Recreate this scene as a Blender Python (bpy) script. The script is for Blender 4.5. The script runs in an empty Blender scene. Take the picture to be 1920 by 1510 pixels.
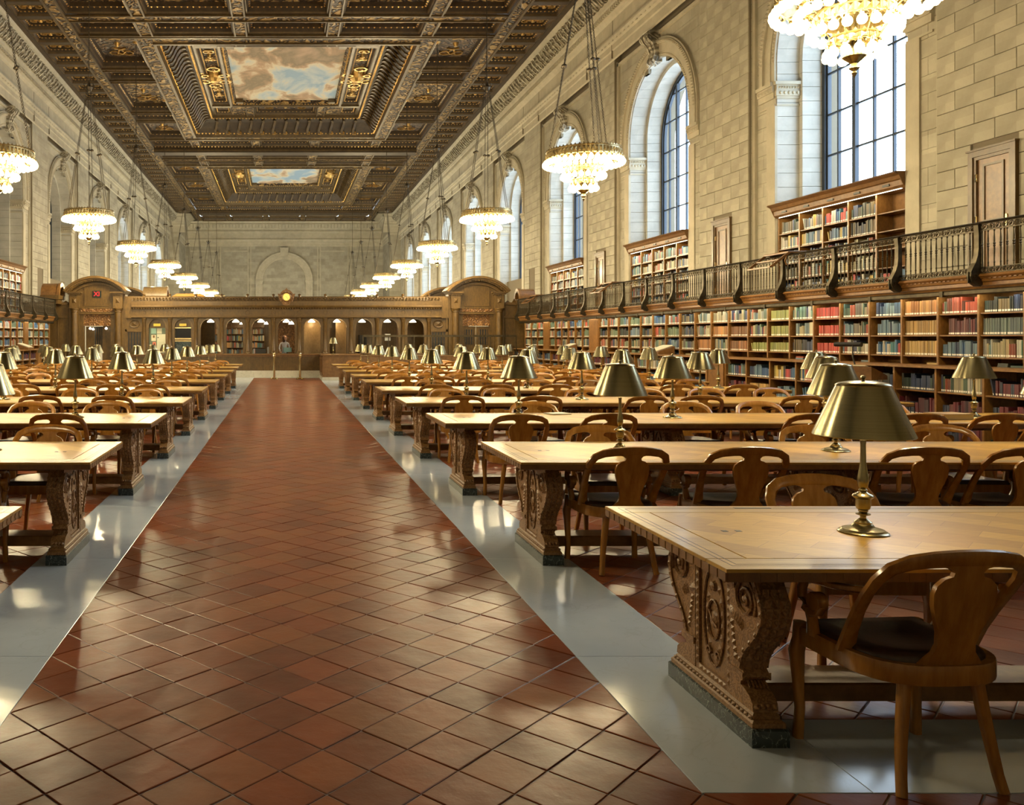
import bpy, math, random
from mathutils import Vector, Matrix, noise as mnoise
PI = math.pi
R = random.Random(7)
SC = bpy.context.scene
COL = SC.collection

# ------------------------------------------------------------------ camera
FPX = 1626.0
XC = 0.155                      # the room's centre line, a little right of the camera
cam_d = bpy.data.cameras.new('camera')
cam = bpy.data.objects.new('camera', cam_d)
COL.objects.link(cam)
cam.location = (0, 0, 1.6)
cam.rotation_euler = (PI/2, 0, 0)
cam_d.sensor_width = 36
cam_d.sensor_fit = 'HORIZONTAL'
cam_d.lens = 36*FPX/1920
cam_d.shift_x = (960-530)/1920
cam_d.shift_y = (635-755)/1920
cam_d.clip_end = 400
SC.camera = cam
# ------------------------------------------------------------------ sky and exposure
SC.view_settings.view_transform = 'Standard'
SC.view_settings.look = 'None'
SC.view_settings.gamma = 1
SC.view_settings.use_curve_mapping = False
SC.view_settings.exposure = 0.0
SKY = 11.0
CHAND_W = 185.0
LAMP_W = 12.0
STRIP_W = 19.0
w = bpy.data.worlds.new('sky'); SC.world = w
w.use_nodes = True
bg = w.node_tree.nodes['Background']
bg.inputs[0].default_value = (0.66, 0.82, 1.0, 1)
bg.inputs[1].default_value = SKY
cy = SC.cycles
cy.max_bounces = 6; cy.diffuse_bounces = 3; cy.glossy_bounces = 3
cy.transmission_bounces = 3; cy.transparent_max_bounces = 6
cy.caustics_reflective = False; cy.caustics_refractive = False
cy.sample_clamp_indirect = 4.0
cy.sample_clamp_direct = 0.0
cy.use_denoising = True
cy.use_adaptive_sampling = True
cy.adaptive_threshold = 0.02

# ------------------------------------------------------------------ mesh helper
class MB:
    def __init__(s): s.v = []; s.f = []; s.m = []
    def quad(s, a, b, c, d, m=0):
        n = len(s.v); s.v += [a, b, c, d]; s.f.append((n, n+1, n+2, n+3)); s.m.append(m)
    def box(s, x0, x1, y0, y1, z0, z1, m=0):
        n = len(s.v)
        s.v += [(x0,y0,z0),(x1,y0,z0),(x1,y1,z0),(x0,y1,z0),(x0,y0,z1),(x1,y0,z1),(x1,y1,z1),(x0,y1,z1)]
        s.f += [(n,n+3,n+2,n+1),(n+4,n+5,n+6,n+7),(n,n+1,n+5,n+4),(n+1,n+2,n+6,n+5),(n+2,n+3,n+7,n+6),(n+3,n,n+4,n+7)]
        s.m += [m]*6
    def cham(s, x0, x1, y0, y1, z0, z1, c, ax=2, sgn=1, m=0):
        """box with the edges of one face chamfered (ax 0/1/2, the face on the sgn side)"""
        lo = [x0,y0,z0]; hi = [x1,y1,z1]
        a, b = [(1,2),(2,0),(0,1)][ax]
        near = lo[ax] if sgn > 0 else hi[ax]; far = hi[ax] if sgn > 0 else lo[ax]
        n = len(s.v)
        for lev, ins in ((near,0),(far-sgn*c,0),(far,c)):
            for (ua, ub) in ((0,0),(1,0),(1,1),(0,1)):
                p = [0,0,0]; p[ax] = lev
                p[a] = (lo[a]+ins) if ua == 0 else (hi[a]-ins)
                p[b] = (lo[b]+ins) if ub == 0 else (hi[b]-ins)
                s.v.append(tuple(p))
        for L in (0,4):
            for k in range(4):
                q = (n+L+k, n+L+(k+1)%4, n+L+4+(k+1)%4, n+L+4+k)
                s.f.append(q if sgn > 0 else q[::-1]); s.m.append(m)
        q = (n+8,n+9,n+10,n+11); s.f.append(q if sgn > 0 else q[::-1]); s.m.append(m)
    def prism(s, poly, ax, a0, a1, m=0, mcap=None):
        """polygon in the other two axes (ax 0: yz, 1: xz, 2: xy) extruded along ax"""
        n = len(s.v); k = len(poly)
        for a in (a0, a1):
            for (p, q) in poly:
                s.v.append((a,p,q) if ax == 0 else (p,a,q) if ax == 1 else (p,q,a))
        for i in range(k):
            j = (i+1) % k
            s.f.append((n+i, n+j, n+k+j, n+k+i)); s.m.append(m)
        s.f.append(tuple(range(n+k-1, n-1, -1))); s.m.append(m if mcap is None else mcap)
        s.f.append(tuple(range(n+k, n+2*k))); s.m.append(m if mcap is None else mcap)
    def ext(s, prof, ax, a0, a1, m=0, closed=False):
        """open profile swept along an axis"""
        n = len(s.v); k = len(prof)
        for a in (a0, a1):
            for (p, q) in prof:
                s.v.append((a,p,q) if ax == 0 else (p,a,q) if ax == 1 else (p,q,a))
        for i in range(k if closed else k-1):
            j = (i+1) % k
            s.f.append((n+i, n+j, n+k+j, n+k+i)); s.m.append(m)
    def lathe(s, prof, n=16, c=(0,0,0), m=0, ax=2, a0=0, a1=2*PI):
        full = abs(a1-a0-2*PI) < 1e-6
        base = len(s.v); cnt = n if full else n+1
        for (r, z) in prof:
            for i in range(cnt):
                t = a0+(a1-a0)*i/n
                p = (r*math.cos(t), r*math.sin(t), z)
                if ax == 1: p = (p[0], p[2], p[1])
                if ax == 0: p = (p[2], p[0], p[1])
                s.v.append((c[0]+p[0], c[1]+p[1], c[2]+p[2]))
        for k in range(len(prof)-1):
            for i in range(n):
                j = (i+1) % cnt
                s.f.append((base+k*cnt+i, base+k*cnt+j, base+(k+1)*cnt+j, base+(k+1)*cnt+i)); s.m.append(m)
    def sweep(s, path, hw, hh, ref=(0,0,1), m=0, sides=8, sq=0.55, cap=True, closed=False):
        """rounded-rectangle section along a path; hw across, hh along ref side"""
        P = [Vector(p) for p in path]; n = len(P)
        if not hasattr(hw, '__len__'): hw = [hw]*n
        if not hasattr(hh, '__len__'): hh = [hh]*n
        base = len(s.v); ref = Vector(ref)
        for i in range(n):
            if closed: T = P[(i+1) % n]-P[i-1]
            else: T = P[min(i+1,n-1)]-P[max(i-1,0)]
            T.normalize()
            A = T.cross(ref)
            if A.length < 1e-4: A = T.cross(Vector((0.3,1,0.1)))
            A.normalize(); B = A.cross(T)
            for k in range(sides):
                t = 2*PI*(k+0.5)/sides
                c, d = math.cos(t), math.sin(t)
                c = math.copysign(abs(c)**sq, c); d = math.copysign(abs(d)**sq, d)
                s.v.append(tuple(P[i]+A*(c*hw[i])+B*(d*hh[i])))
        for i in range(n if closed else n-1):
            i2 = (i+1) % n
            for k in range(sides):
                j = (k+1) % sides
                s.f.append((base+i*sides+k, base+i2*sides+k, base+i2*sides+j, base+i*sides+j)); s.m.append(m)
        if cap and not closed:
            s.f.append(tuple(base+k for k in range(sides))); s.m.append(m)
            s.f.append(tuple(base+(n-1)*sides+k for k in range(sides-1,-1,-1))); s.m.append(m)
    def pyr(s, c, u, v, h, m=0):
        """small bead: a four-sided pyramid with base axes u, v and height vector h"""
        c = Vector(c); u = Vector(u); v = Vector(v); n = len(s.v)
        s.v += [tuple(c-u-v), tuple(c+u-v), tuple(c+u+v), tuple(c-u+v), tuple(c+Vector(h))]
        s.f += [(n,n+1,n+4),(n+1,n+2,n+4),(n+2,n+3,n+4),(n+3,n,n+4)]; s.m += [m]*4
    def add(s, o, M=None, m=None):
        n = len(s.v)
        s.v += [tuple(M @ Vector(p)) for p in o.v] if M is not None else o.v
        s.f += [tuple(i+n for i in f) for f in o.f]
        s.m += o.m if m is None else [m]*len(o.m)
    def mesh(s, name, mats, smooth=None):
        me = bpy.data.meshes.new(name)
        me.from_pydata(s.v, [], s.f)
        for q in (mats if isinstance(mats, (list, tuple)) else [mats]): me.materials.append(q)
        if any(s.m): me.polygons.foreach_set('material_index', s.m)
        if smooth is not None:
            me.shade_smooth(); me.set_sharp_from_angle(angle=math.radians(smooth))
        me.update()
        return me
    def build(s, name, mats, parent=None, loc=None, smooth=None):
        return put(name, s.mesh(name, mats, smooth), parent, loc)

def put(name, data, parent=None, loc=None, rz=0):
    o = bpy.data.objects.new(name, data); COL.objects.link(o)
    if parent is not None: o.parent = parent
    if loc is not None: o.location = loc
    if rz: o.rotation_euler.z = rz
    return o
def tag(o, label=None, cat=None, group=None, kind=None):
    if label: o['label'] = label
    if cat: o['category'] = cat
    if group: o['group'] = group
    if kind: o['kind'] = kind
    return o
def empty(name, loc=(0,0,0), rz=0, parent=None):
    o = bpy.data.objects.new(name, None); COL.objects.link(o)
    o.location = loc; o.rotation_euler.z = rz; o.empty_display_size = 0.1
    if parent: o.parent = parent
    return o
KIDS = {}
def copy_tree(o, parent=None):
    c = o.copy(); COL.objects.link(c)
    if parent is not None: c.parent = parent
    key = o.name
    if key not in KIDS: KIDS[key] = list(o.children)
    for ch in KIDS[key]: copy_tree(ch, c)
    return c
def arc(cx, cz, r, a0, a1, n):
    return [(cx+r*math.cos(a0+(a1-a0)*i/n), cz+r*math.sin(a0+(a1-a0)*i/n)) for i in range(n+1)]
ORD = ['first','second','third','fourth','fifth','sixth','seventh','eighth','ninth','tenth','eleventh','twelfth','thirteenth','fourteenth','fifteenth','sixteenth']

# ------------------------------------------------------------------ materials
def M_(name):
    m = bpy.data.materials.new(name); m.use_nodes = True
    nt = m.node_tree; b = nt.nodes['Principled BSDF']
    return m, nt, b
def N(nt, t, **kw):
    n = nt.nodes.new(t)
    for k, v in kw.items():
        if k.startswith('i_'):
            key = k[2:]; key = int(key) if key.isdigit() else key.replace('_', ' ')
            n.inputs[key].default_value = v
        else: setattr(n, k, v)
    return n
def L(nt, a, b): nt.links.new(a, b)
def ramp(nt, fac, stops, interp='LINEAR'):
    r = nt.nodes.new('ShaderNodeValToRGB'); r.color_ramp.interpolation = interp
    el = r.color_ramp.elements
    while len(el) > 1: el.remove(el[-1])
    el[0].position = stops[0][0]; el[0].color = (*stops[0][1], 1)
    for p, c in stops[1:]:
        e = el.new(p); e.color = (*c, 1)
    L(nt, fac, r.inputs[0]); return r.outputs[0]
def coords(nt, kind='Object', scale=(1,1,1), rot=(0,0,0)):
    t = N(nt, 'ShaderNodeTexCoord'); mp = N(nt, 'ShaderNodeMapping')
    mp.inputs['Scale'].default_value = scale; mp.inputs['Rotation'].default_value = rot
    L(nt, t.outputs[kind], mp.inputs[0]); return mp.outputs[0]
def bump(nt, b, h, strength=0.3, dist=0.01):
    bp = N(nt, 'ShaderNodeBump'); bp.inputs['Strength'].default_value = strength; bp.inputs['Distance'].default_value = dist
    L(nt, h, bp.inputs['Height']); L(nt, bp.outputs[0], b.inputs['Normal']); return bp
def mix(nt, f, a, b, typ='MIX'):
    n = nt.nodes.new('ShaderNodeMix'); n.data_type = 'RGBA'; n.blend_type = typ
    for sock, v in ((0, f), (6, a), (7, b)):
        if hasattr(v, 'node'): L(nt, v, n.inputs[sock])
        else: n.inputs[sock].default_value = v if sock == 0 else (*v, 1)
    return n.outputs[2]
def wood(name, dark, light, rough=0.35, scale=(1,1,1), coat=0.0, grain=14, bumps=0.05):
    m, nt, b = M_(name)
    v = coords(nt, 'Object', scale)
    n1 = N(nt, 'ShaderNodeTexNoise', i_Scale=grain, i_Detail=5.0, i_Roughness=0.65); L(nt, v, n1.inputs['Vector'])
    n2 = N(nt, 'ShaderNodeTexNoise', i_Scale=1.7, i_Detail=2.0); L(nt, v, n2.inputs['Vector'])
    c = ramp(nt, n1.outputs[0], [(0.3, dark), (0.7, light)])
    c2 = ramp(nt, n2.outputs[0], [(0.3, (0.78,0.75,0.72)), (0.7, (1.1,1.1,1.1))])
    L(nt, mix(nt, 1.0, c, c2, 'MULTIPLY'), b.inputs['Base Color'])
    b.inputs['Roughness'].default_value = rough
    b.inputs['Coat Weight'].default_value = coat; b.inputs['Coat Roughness'].default_value = 0.12
    if bumps: bump(nt, b, n1.outputs[0], bumps, 0.004)
    return m
def plain(name, col, rough=0.5, metal=0.0, emit=None, es=0.0):
    m, nt, b = M_(name)
    b.inputs['Base Color'].default_value = (*col, 1)
    b.inputs['Roughness'].default_value = rough; b.inputs['Metallic'].default_value = metal
    if emit:
        b.inputs['Emission Color'].default_value = (*emit, 1); b.inputs['Emission Strength'].default_value = es
    return m
def metal(name, col, rough=0.3, var=0.12, sc=(1,1,1), grain=30.0, bs=0.03):
    m, nt, b = M_(name)
    v = coords(nt, 'Object', sc)
    n1 = N(nt, 'ShaderNodeTexNoise', i_Scale=grain, i_Detail=4.0); L(nt, v, n1.inputs['Vector'])
    c = ramp(nt, n1.outputs[0], [(0.25, tuple(x*(1-var) for x in col)), (0.75, tuple(min(1,x*(1+var)) for x in col))])
    L(nt, c, b.inputs['Base Color'])
    b.inputs['Metallic'].default_value = 1.0; b.inputs['Roughness'].default_value = rough
    bump(nt, b, n1.outputs[0], bs, 0.002)
    return m

oak_chair = wood('honey_oak_chair', (0.27,0.115,0.018), (0.42,0.195,0.036), 0.24, (6,6,0.8), 0.25, 5)
oak_frame = wood('brown_oak', (0.125,0.058,0.015), (0.225,0.112,0.033), 0.40, (1,1,1), 0.1, 12)
oak_shelf = wood('bookcase_oak', (0.16,0.072,0.016), (0.29,0.142,0.036), 0.38, (3,1,1), 0.1, 12)
oak_screen = wood('screen_oak', (0.068,0.037,0.008), (0.135,0.076,0.017), 0.42, (2,2,1), 0.08, 7)
oak_pale = wood('pale_oak_door', (0.22,0.145,0.065), (0.32,0.22,0.105), 0.4, (2,2,1), 0.1, 9)
leather = wood('dark_leather', (0.030,0.014,0.010), (0.065,0.028,0.018), 0.38, (1,1,1), 0.0, 60, 0.15)

def make_parquet():
    m, nt, b = M_('parquet_table_top')
    v = coords(nt, 'Object', (1,1,1), (0,0,PI/4))
    br = N(nt, 'ShaderNodeTexBrick'); br.offset = 0.5
    for k, val in (('Scale',1.0),('Mortar Size',0.0008),('Mortar Smooth',0.3),('Bias',0.0),('Brick Width',0.30),('Row Height',0.145)): br.inputs[k].default_value = val
    br.inputs['Color1'].default_value = (0.42,0.225,0.034,1); br.inputs['Color2'].default_value = (0.58,0.350,0.062,1); br.inputs['Mortar'].default_value = (0.22,0.11,0.035,1)
    L(nt, v, br.inputs['Vector'])
    v2 = coords(nt, 'Object', (3,22,1), (0,0,0.8))
    n = N(nt, 'ShaderNodeTexNoise', i_Scale=5.0, i_Detail=5.0); L(nt, v2, n.inputs['Vector'])
    g = ramp(nt, n.outputs[0], [(0.3,(0.84,0.80,0.76)),(0.7,(1.08,1.08,1.06))])
    L(nt, mix(nt, 1.0, br.outputs[0], g, 'MULTIPLY'), b.inputs['Base Color'])
    b.inputs['Roughness'].default_value = 0.34
    b.inputs['Coat Weight'].default_value = 0.12; b.inputs['Coat Roughness'].default_value = 0.16; b.inputs['Specular IOR Level'].default_value = 0.36
    bump(nt, b, n.outputs[0], 0.04, 0.003)
    return m
parquet = make_parquet()
oak_border = wood('table_border_oak', (0.40,0.225,0.038), (0.52,0.315,0.060), 0.34, (1,6,1), 0.12, 9)

def make_carved(name, dark, light, scale=28.0, strength=0.9, dist=0.012, rough=0.45, metal_=0.0, gold=None):
    m, nt, b = M_(name)
    v = coords(nt, 'Object')
    ns = N(nt, 'ShaderNodeTexNoise', i_Scale=scale*0.35, i_Detail=2.0); L(nt, v, ns.inputs['Vector'])
    va = N(nt, 'ShaderNodeVectorMath', operation='MULTIPLY_ADD'); L(nt, ns.outputs['Color'], va.inputs[0])
    va.inputs[1].default_value = (3.5/scale,)*3; L(nt, v, va.inputs[2])
    vo = N(nt, 'ShaderNodeTexVoronoi', feature='SMOOTH_F1', i_Scale=scale); L(nt, va.outputs[0], vo.inputs['Vector'])
    vo.inputs['Smoothness'].default_value = 0.4
    sn = N(nt, 'ShaderNodeMath', operation='SINE')
    mm = N(nt, 'ShaderNodeMath', operation='MULTIPLY'); mm.inputs[1].default_value = 11.0
    L(nt, vo.outputs['Distance'], mm.inputs[0]); L(nt, mm.outputs[0], sn.inputs[0])
    st = [(0.0, dark), (0.75, light)]
    if gold: st = [(0.0, dark), (0.45, light), (0.80, gold)]
    mr = N(nt, 'ShaderNodeMapRange'); mr.inputs[1].default_value = -1.0; L(nt, sn.outputs[0], mr.inputs[0])
    L(nt, ramp(nt, mr.outputs[0], st), b.inputs['Base Color'])
    b.inputs['Roughness'].default_value = rough; b.inputs['Metallic'].default_value = metal_
    bump(nt, b, mr.outputs[0], strength, dist)
    return m
carved_oak = make_carved('carved_oak', (0.16,0.080,0.026), (0.29,0.155,0.058), 48.0, 0.22, 0.004)
carved_screen = make_carved('carved_screen_oak', (0.10,0.042,0.010), (0.24,0.115,0.035), 9.0, 0.8, 0.03)
ceil_brown = wood('ceiling_brown', (0.028,0.016,0.006), (0.062,0.036,0.013), 0.5, (1,1,1), 0.0, 4)
ceil_band = wood('ceiling_band', (0.062,0.038,0.013), (0.130,0.083,0.030), 0.38, (1,1,1), 0.0, 5)
ceil_carved = make_carved('ceiling_carved', (0.020,0.010,0.004), (0.085,0.046,0.018), 3.6, 1.0, 0.09, 0.42, 0.25, (0.36,0.23,0.08))
ceil_dark = make_carved('ceiling_dark_coffer', (0.020,0.013,0.010), (0.055,0.034,0.022), 4.0, 0.7, 0.06, 0.5, 0.1, (0.16,0.10,0.05))
gilt = metal('gilt', (0.62,0.40,0.14), 0.38, 0.3, (1,1,1), 5.0, 0.2)
gilt_dark = metal('dark_gilt', (0.36,0.22,0.08), 0.42, 0.4, (1,1,1), 5.0, 0.2)

def make_brass():
    m, nt, b = M_('brushed_brass_shade')
    v = coords(nt, 'Object', (0.15,0.15,25))
    n = N(nt, 'ShaderNodeTexNoise', i_Scale=6.0, i_Detail=5.0, i_Roughness=0.7); L(nt, v, n.inputs['Vector'])
    L(nt, ramp(nt, n.outputs[0], [(0.3,(0.29,0.255,0.145)),(0.7,(0.37,0.33,0.20))]), b.inputs['Base Color'])
    b.inputs['Metallic'].default_value = 1.0; b.inputs['Roughness'].default_value = 0.26; b.inputs['Anisotropic'].default_value = 0.7; b.inputs['Anisotropic Rotation'].default_value = 0.25
    return m
brass_shade = make_brass()
brass = metal('aged_brass', (0.33,0.28,0.16), 0.26, 0.2)
brass_bright = metal('polished_brass', (0.72,0.60,0.32), 0.2, 0.1)
bronze = metal('dark_bronze_rail', (0.075,0.062,0.040), 0.5, 0.4, (1,1,1), 12.0, 0.2)
bronze_chain = metal('chain_bronze', (0.085,0.07,0.05), 0.5, 0.3)
chand_brass = metal('chandelier_brass', (0.45,0.35,0.17), 0.35, 0.35, (1,1,1), 20.0, 0.4)
iron = plain('dark_window_iron', (0.035,0.045,0.06), 0.45, 0.3)
black = plain('matt_black', (0.012,0.012,0.013), 0.4)

def bulb_mat(name, col, s):
    m = plain(name, (0.9,0.85,0.7), 0.3, 0, col, s)
    m.cycles.emission_sampling = 'NONE'
    return m
bulb_m = bulb_mat('lit_globe', (1.0,0.80,0.42), 14.0)
lampbulb_m = bulb_mat('lit_bulb', (1.0,0.80,0.45), 10.0)
pend_m = bulb_mat('lit_opal_glass', (1.0,0.90,0.68), 6.0)

def make_stone(name, c1, c2, w_=0.78, h_=0.32, blend=0.5):
    m, nt, b = M_(name)
    t = N(nt, 'ShaderNodeTexCoord'); sp = N(nt, 'ShaderNodeSeparateXYZ'); L(nt, t.outputs['Object'], sp.inputs[0])
    ad = N(nt, 'ShaderNodeMath', operation='ADD'); L(nt, sp.outputs[0], ad.inputs[0]); L(nt, sp.outputs[1], ad.inputs[1])
    cb = N(nt, 'ShaderNodeCombineXYZ'); L(nt, ad.outputs[0], cb.inputs[0]); L(nt, sp.outputs[2], cb.inputs[1])
    br = N(nt, 'ShaderNodeTexBrick'); br.offset = 0.5
    for k, val in (('Scale',1.0),('Mortar Size',0.0),('Bias',0.0),('Brick Width',w_),('Row Height',h_)): br.inputs[k].default_value = val
    br.inputs['Color1'].default_value = (*c1,1); br.inputs['Color2'].default_value = (*c2,1)
    L(nt, cb.outputs[0], br.inputs['Vector'])
    oi = N(nt, 'ShaderNodeObjectInfo')
    n = N(nt, 'ShaderNodeTexNoise', i_Scale=2.2, i_Detail=6.0, i_Roughness=0.65); L(nt, t.outputs['Object'], n.inputs['Vector'])
    g = ramp(nt, n.outputs[0], [(0.28,(0.80,0.79,0.76)),(0.72,(1.08,1.07,1.04))])
    g2 = ramp(nt, oi.outputs['Random'], [(0.0,(0.88,0.87,0.85)),(1.0,(1.06,1.05,1.03))])
    c = mix(nt, 1.0, br.outputs[0], g, 'MULTIPLY')
    L(nt, mix(nt, 1.0, c, g2, 'MULTIPLY'), b.inputs['Base Color'])
    b.inputs['Roughness'].default_value = 0.75
    n2 = N(nt, 'ShaderNodeTexNoise', i_Scale=45.0, i_Detail=4.0); L(nt, t.outputs['Object'], n2.inputs['Vector'])
    bump(nt, b, n2.outputs[0], 0.12, 0.004)
    return m
STONE1 = (0.335,0.312,0.245); STONE2 = (0.445,0.418,0.338)
stone = make_stone('limestone', STONE1, STONE2)
stone_pale = make_stone('pale_limestone_reveal', (0.44,0.44,0.41), (0.50,0.50,0.465))
stone_mold = make_stone('limestone_moulding', (0.42,0.385,0.30), (0.48,0.445,0.35), 1.4, 5.0)
joint_m = plain('stone_joint', (0.16,0.13,0.085), 0.9)
stone_carved = make_carved('carved_limestone', (0.18,0.155,0.11), (0.46,0.425,0.33), 5.0, 0.8, 0.05, 0.75)

def make_tile():
    m, nt, b = M_('terracotta_tile')
    g = N(nt, 'ShaderNodeNewGeometry')
    # one tint per tile: the floor grid turned 45 degrees, snapped to the tile lattice
    mp = N(nt, 'ShaderNodeMapping', vector_type='POINT')
    L(nt, g.outputs['Position'], mp.inputs[0])
    mp.inputs['Location'].default_value = (1.165, -3.045, 0)
    mp2 = N(nt, 'ShaderNodeMapping'); mp2.inputs['Rotation'].default_value = (0,0,PI/4)
    s_ = 1/0.23335; mp2.inputs['Scale'].default_value = (1,1,0)
    L(nt, mp.outputs[0], mp2.inputs[0])
    sc = N(nt, 'ShaderNodeVectorMath', operation='SCALE'); sc.inputs['Scale'].default_value = s_
    L(nt, mp2.outputs[0], sc.inputs[0])
    fl = N(nt, 'ShaderNodeVectorMath', operation='FLOOR'); L(nt, sc.outputs[0], fl.inputs[0])
    wn = N(nt, 'ShaderNodeTexWhiteNoise', noise_dimensions='2D'); L(nt, fl.outputs[0], wn.inputs['Vector'])
    c = ramp(nt, wn.outputs['Value'], [(0.0,(0.130,0.033,0.012)),(0.25,(0.175,0.043,0.014)),(0.6,(0.215,0.055,0.018)),(0.85,(0.225,0.072,0.023)),(1.0,(0.175,0.058,0.021))])
    n = N(nt, 'ShaderNodeTexNoise', i_Scale=4.0, i_Detail=6.0, i_Roughness=0.6); L(nt, g.outputs['Position'], n.inputs['Vector'])
    d = ramp(nt, n.outputs[0], [(0.3,(0.78,0.78,0.80)),(0.7,(1.15,1.12,1.08))])
    L(nt, mix(nt, 1.0, c, d, 'MULTIPLY'), b.inputs['Base Color'])
    n2 = N(nt, 'ShaderNodeTexNoise', i_Scale=9.0, i_Detail=3.0); L(nt, g.outputs['Position'], n2.inputs['Vector'])
    n3 = N(nt, 'ShaderNodeTexNoise', i_Scale=110.0, i_Detail=3.0); L(nt, g.outputs['Position'], n3.inputs['Vector'])
    ma = N(nt, 'ShaderNodeMath', operation='MULTIPLY_ADD'); L(nt, n3.outputs[0], ma.inputs[0]); ma.inputs[1].default_value = 0.10; L(nt, n2.outputs[0], ma.inputs[2])
    bump(nt, b, ma.outputs[0], 0.32, 0.010)
    rr = N(nt, 'ShaderNodeMapRange'); rr.inputs[3].default_value = 0.283; rr.inputs[4].default_value = 0.36
    L(nt, n.outputs[0], rr.inputs[0]); L(nt, rr.outputs[0], b.inputs['Roughness'])
    b.inputs['Specular IOR Level'].default_value = 0.36
    return m
tile_m = make_tile()
grout_m = plain('grey_grout', (0.27,0.25,0.26), 0.55)
def make_marble(name, c1, c2, vein, rough, vs=1.3, veinw=0.03, spec=0.5):
    m, nt, b = M_(name)
    v = coords(nt, 'Object')
    n = N(nt, 'ShaderNodeTexNoise', i_Scale=vs, i_Detail=8.0, i_Roughness=0.6); L(nt, v, n.inputs['Vector'])
    c = ramp(nt, n.outputs[0], [(0.3,c1),(0.7,c2)])
    n2 = N(nt, 'ShaderNodeTexNoise', i_Scale=vs*2.2, i_Detail=5.0, i_Distortion=1.2); L(nt, v, n2.inputs['Vector'])
    vn = ramp(nt, n2.outputs[0], [(0.5-veinw,(0,0,0)),(0.5,(1,1,1)),(0.5+veinw,(0,0,0))])
    L(nt, mix(nt, vn, c, vein), b.inputs['Base Color'])
    b.inputs['Roughness'].default_value = rough
    b.inputs['Specular IOR Level'].default_value = spec
    n3 = N(nt, 'ShaderNodeTexNoise', i_Scale=3.0, i_Detail=3.0); L(nt, v, n3.inputs['Vector'])
    bump(nt, b, n3.outputs[0], 0.03, 0.01)
    return m
marble = make_marble('pale_marble', (0.43,0.51,0.61), (0.51,0.59,0.70), (0.45,0.52,0.61), 0.12, 1.3, 0.012)
marble_dark = make_marble('dark_green_marble', (0.012,0.020,0.022), (0.035,0.050,0.052), (0.30,0.36,0.35), 0.18, 9.0, 0.012)
marble_base = make_marble('cream_marble', (0.44,0.42,0.34), (0.55,0.52,0.44), (0.40,0.38,0.30), 0.35, 2.0)

def make_glass():
    m = bpy.data.materials.new('window_glass'); m.use_nodes = True
    nt = m.node_tree; nt.nodes.remove(nt.nodes['Principled BSDF'])
    o = nt.nodes['Material Output']
    tr = N(nt, 'ShaderNodeBsdfTransparent'); tr.inputs[0].default_value = (0.93,0.95,0.96,1)
    gl = N(nt, 'ShaderNodeBsdfGlossy'); gl.inputs['Roughness'].default_value = 0.03
    fr = N(nt, 'ShaderNodeFresnel'); fr.inputs[0].default_value = 1.45
    mx = N(nt, 'ShaderNodeMixShader'); ge = N(nt, 'ShaderNodeNewGeometry'); sb = N(nt, 'ShaderNodeMath', operation='SUBTRACT'); sb.use_clamp = True; L(nt, fr.outputs[0], sb.inputs[0]); L(nt, ge.outputs['Backfacing'], sb.inputs[1])
    L(nt, sb.outputs[0], mx.inputs[0]); L(nt, tr.outputs[0], mx.inputs[1]); L(nt, gl.outputs[0], mx.inputs[2])
    L(nt, mx.outputs[0], o.inputs[0])
    return m
glass = make_glass()
glass_p = glass
def make_clouds(name, off):
    m, nt, b = M_(name)
    v = coords(nt, 'Object'); 
    mp = N(nt, 'ShaderNodeMapping'); mp.inputs['Location'].default_value = off; mp.inputs['Scale'].default_value = (1.0,0.55,1); L(nt, v, mp.inputs[0])
    n = N(nt, 'ShaderNodeTexNoise', i_Scale=0.62, i_Detail=9.0, i_Roughness=0.52, i_Distortion=0.4); L(nt, mp.outputs[0], n.inputs['Vector'])
    c = ramp(nt, n.outputs[0], [(0.36,(0.26,0.37,0.48)),(0.44,(0.45,0.50,0.50)),(0.49,(0.62,0.54,0.38)),(0.54,(0.42,0.27,0.16)),(0.60,(0.22,0.17,0.10)),(0.70,(0.42,0.29,0.19))])
    L(nt, c, b.inputs['Base Color']); b.inputs['Roughness'].default_value = 0.7
    return m
# ================================================================== FLOOR
TD = 0.33; TS = TD/2                      # tile diagonal, half diagonal
AX0, AX1 = -1.165, 1.475                  # aisle tiles
SX0, SX1 = -1.768, 2.078                  # outer edges of the marble strips
Y0T = 3.045
floor = MB()
floor.box(-14, 14, -9, 92, -0.30, -0.0045)
floor_o = tag(floor.build('floor', grout_m), kind='structure')

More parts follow.
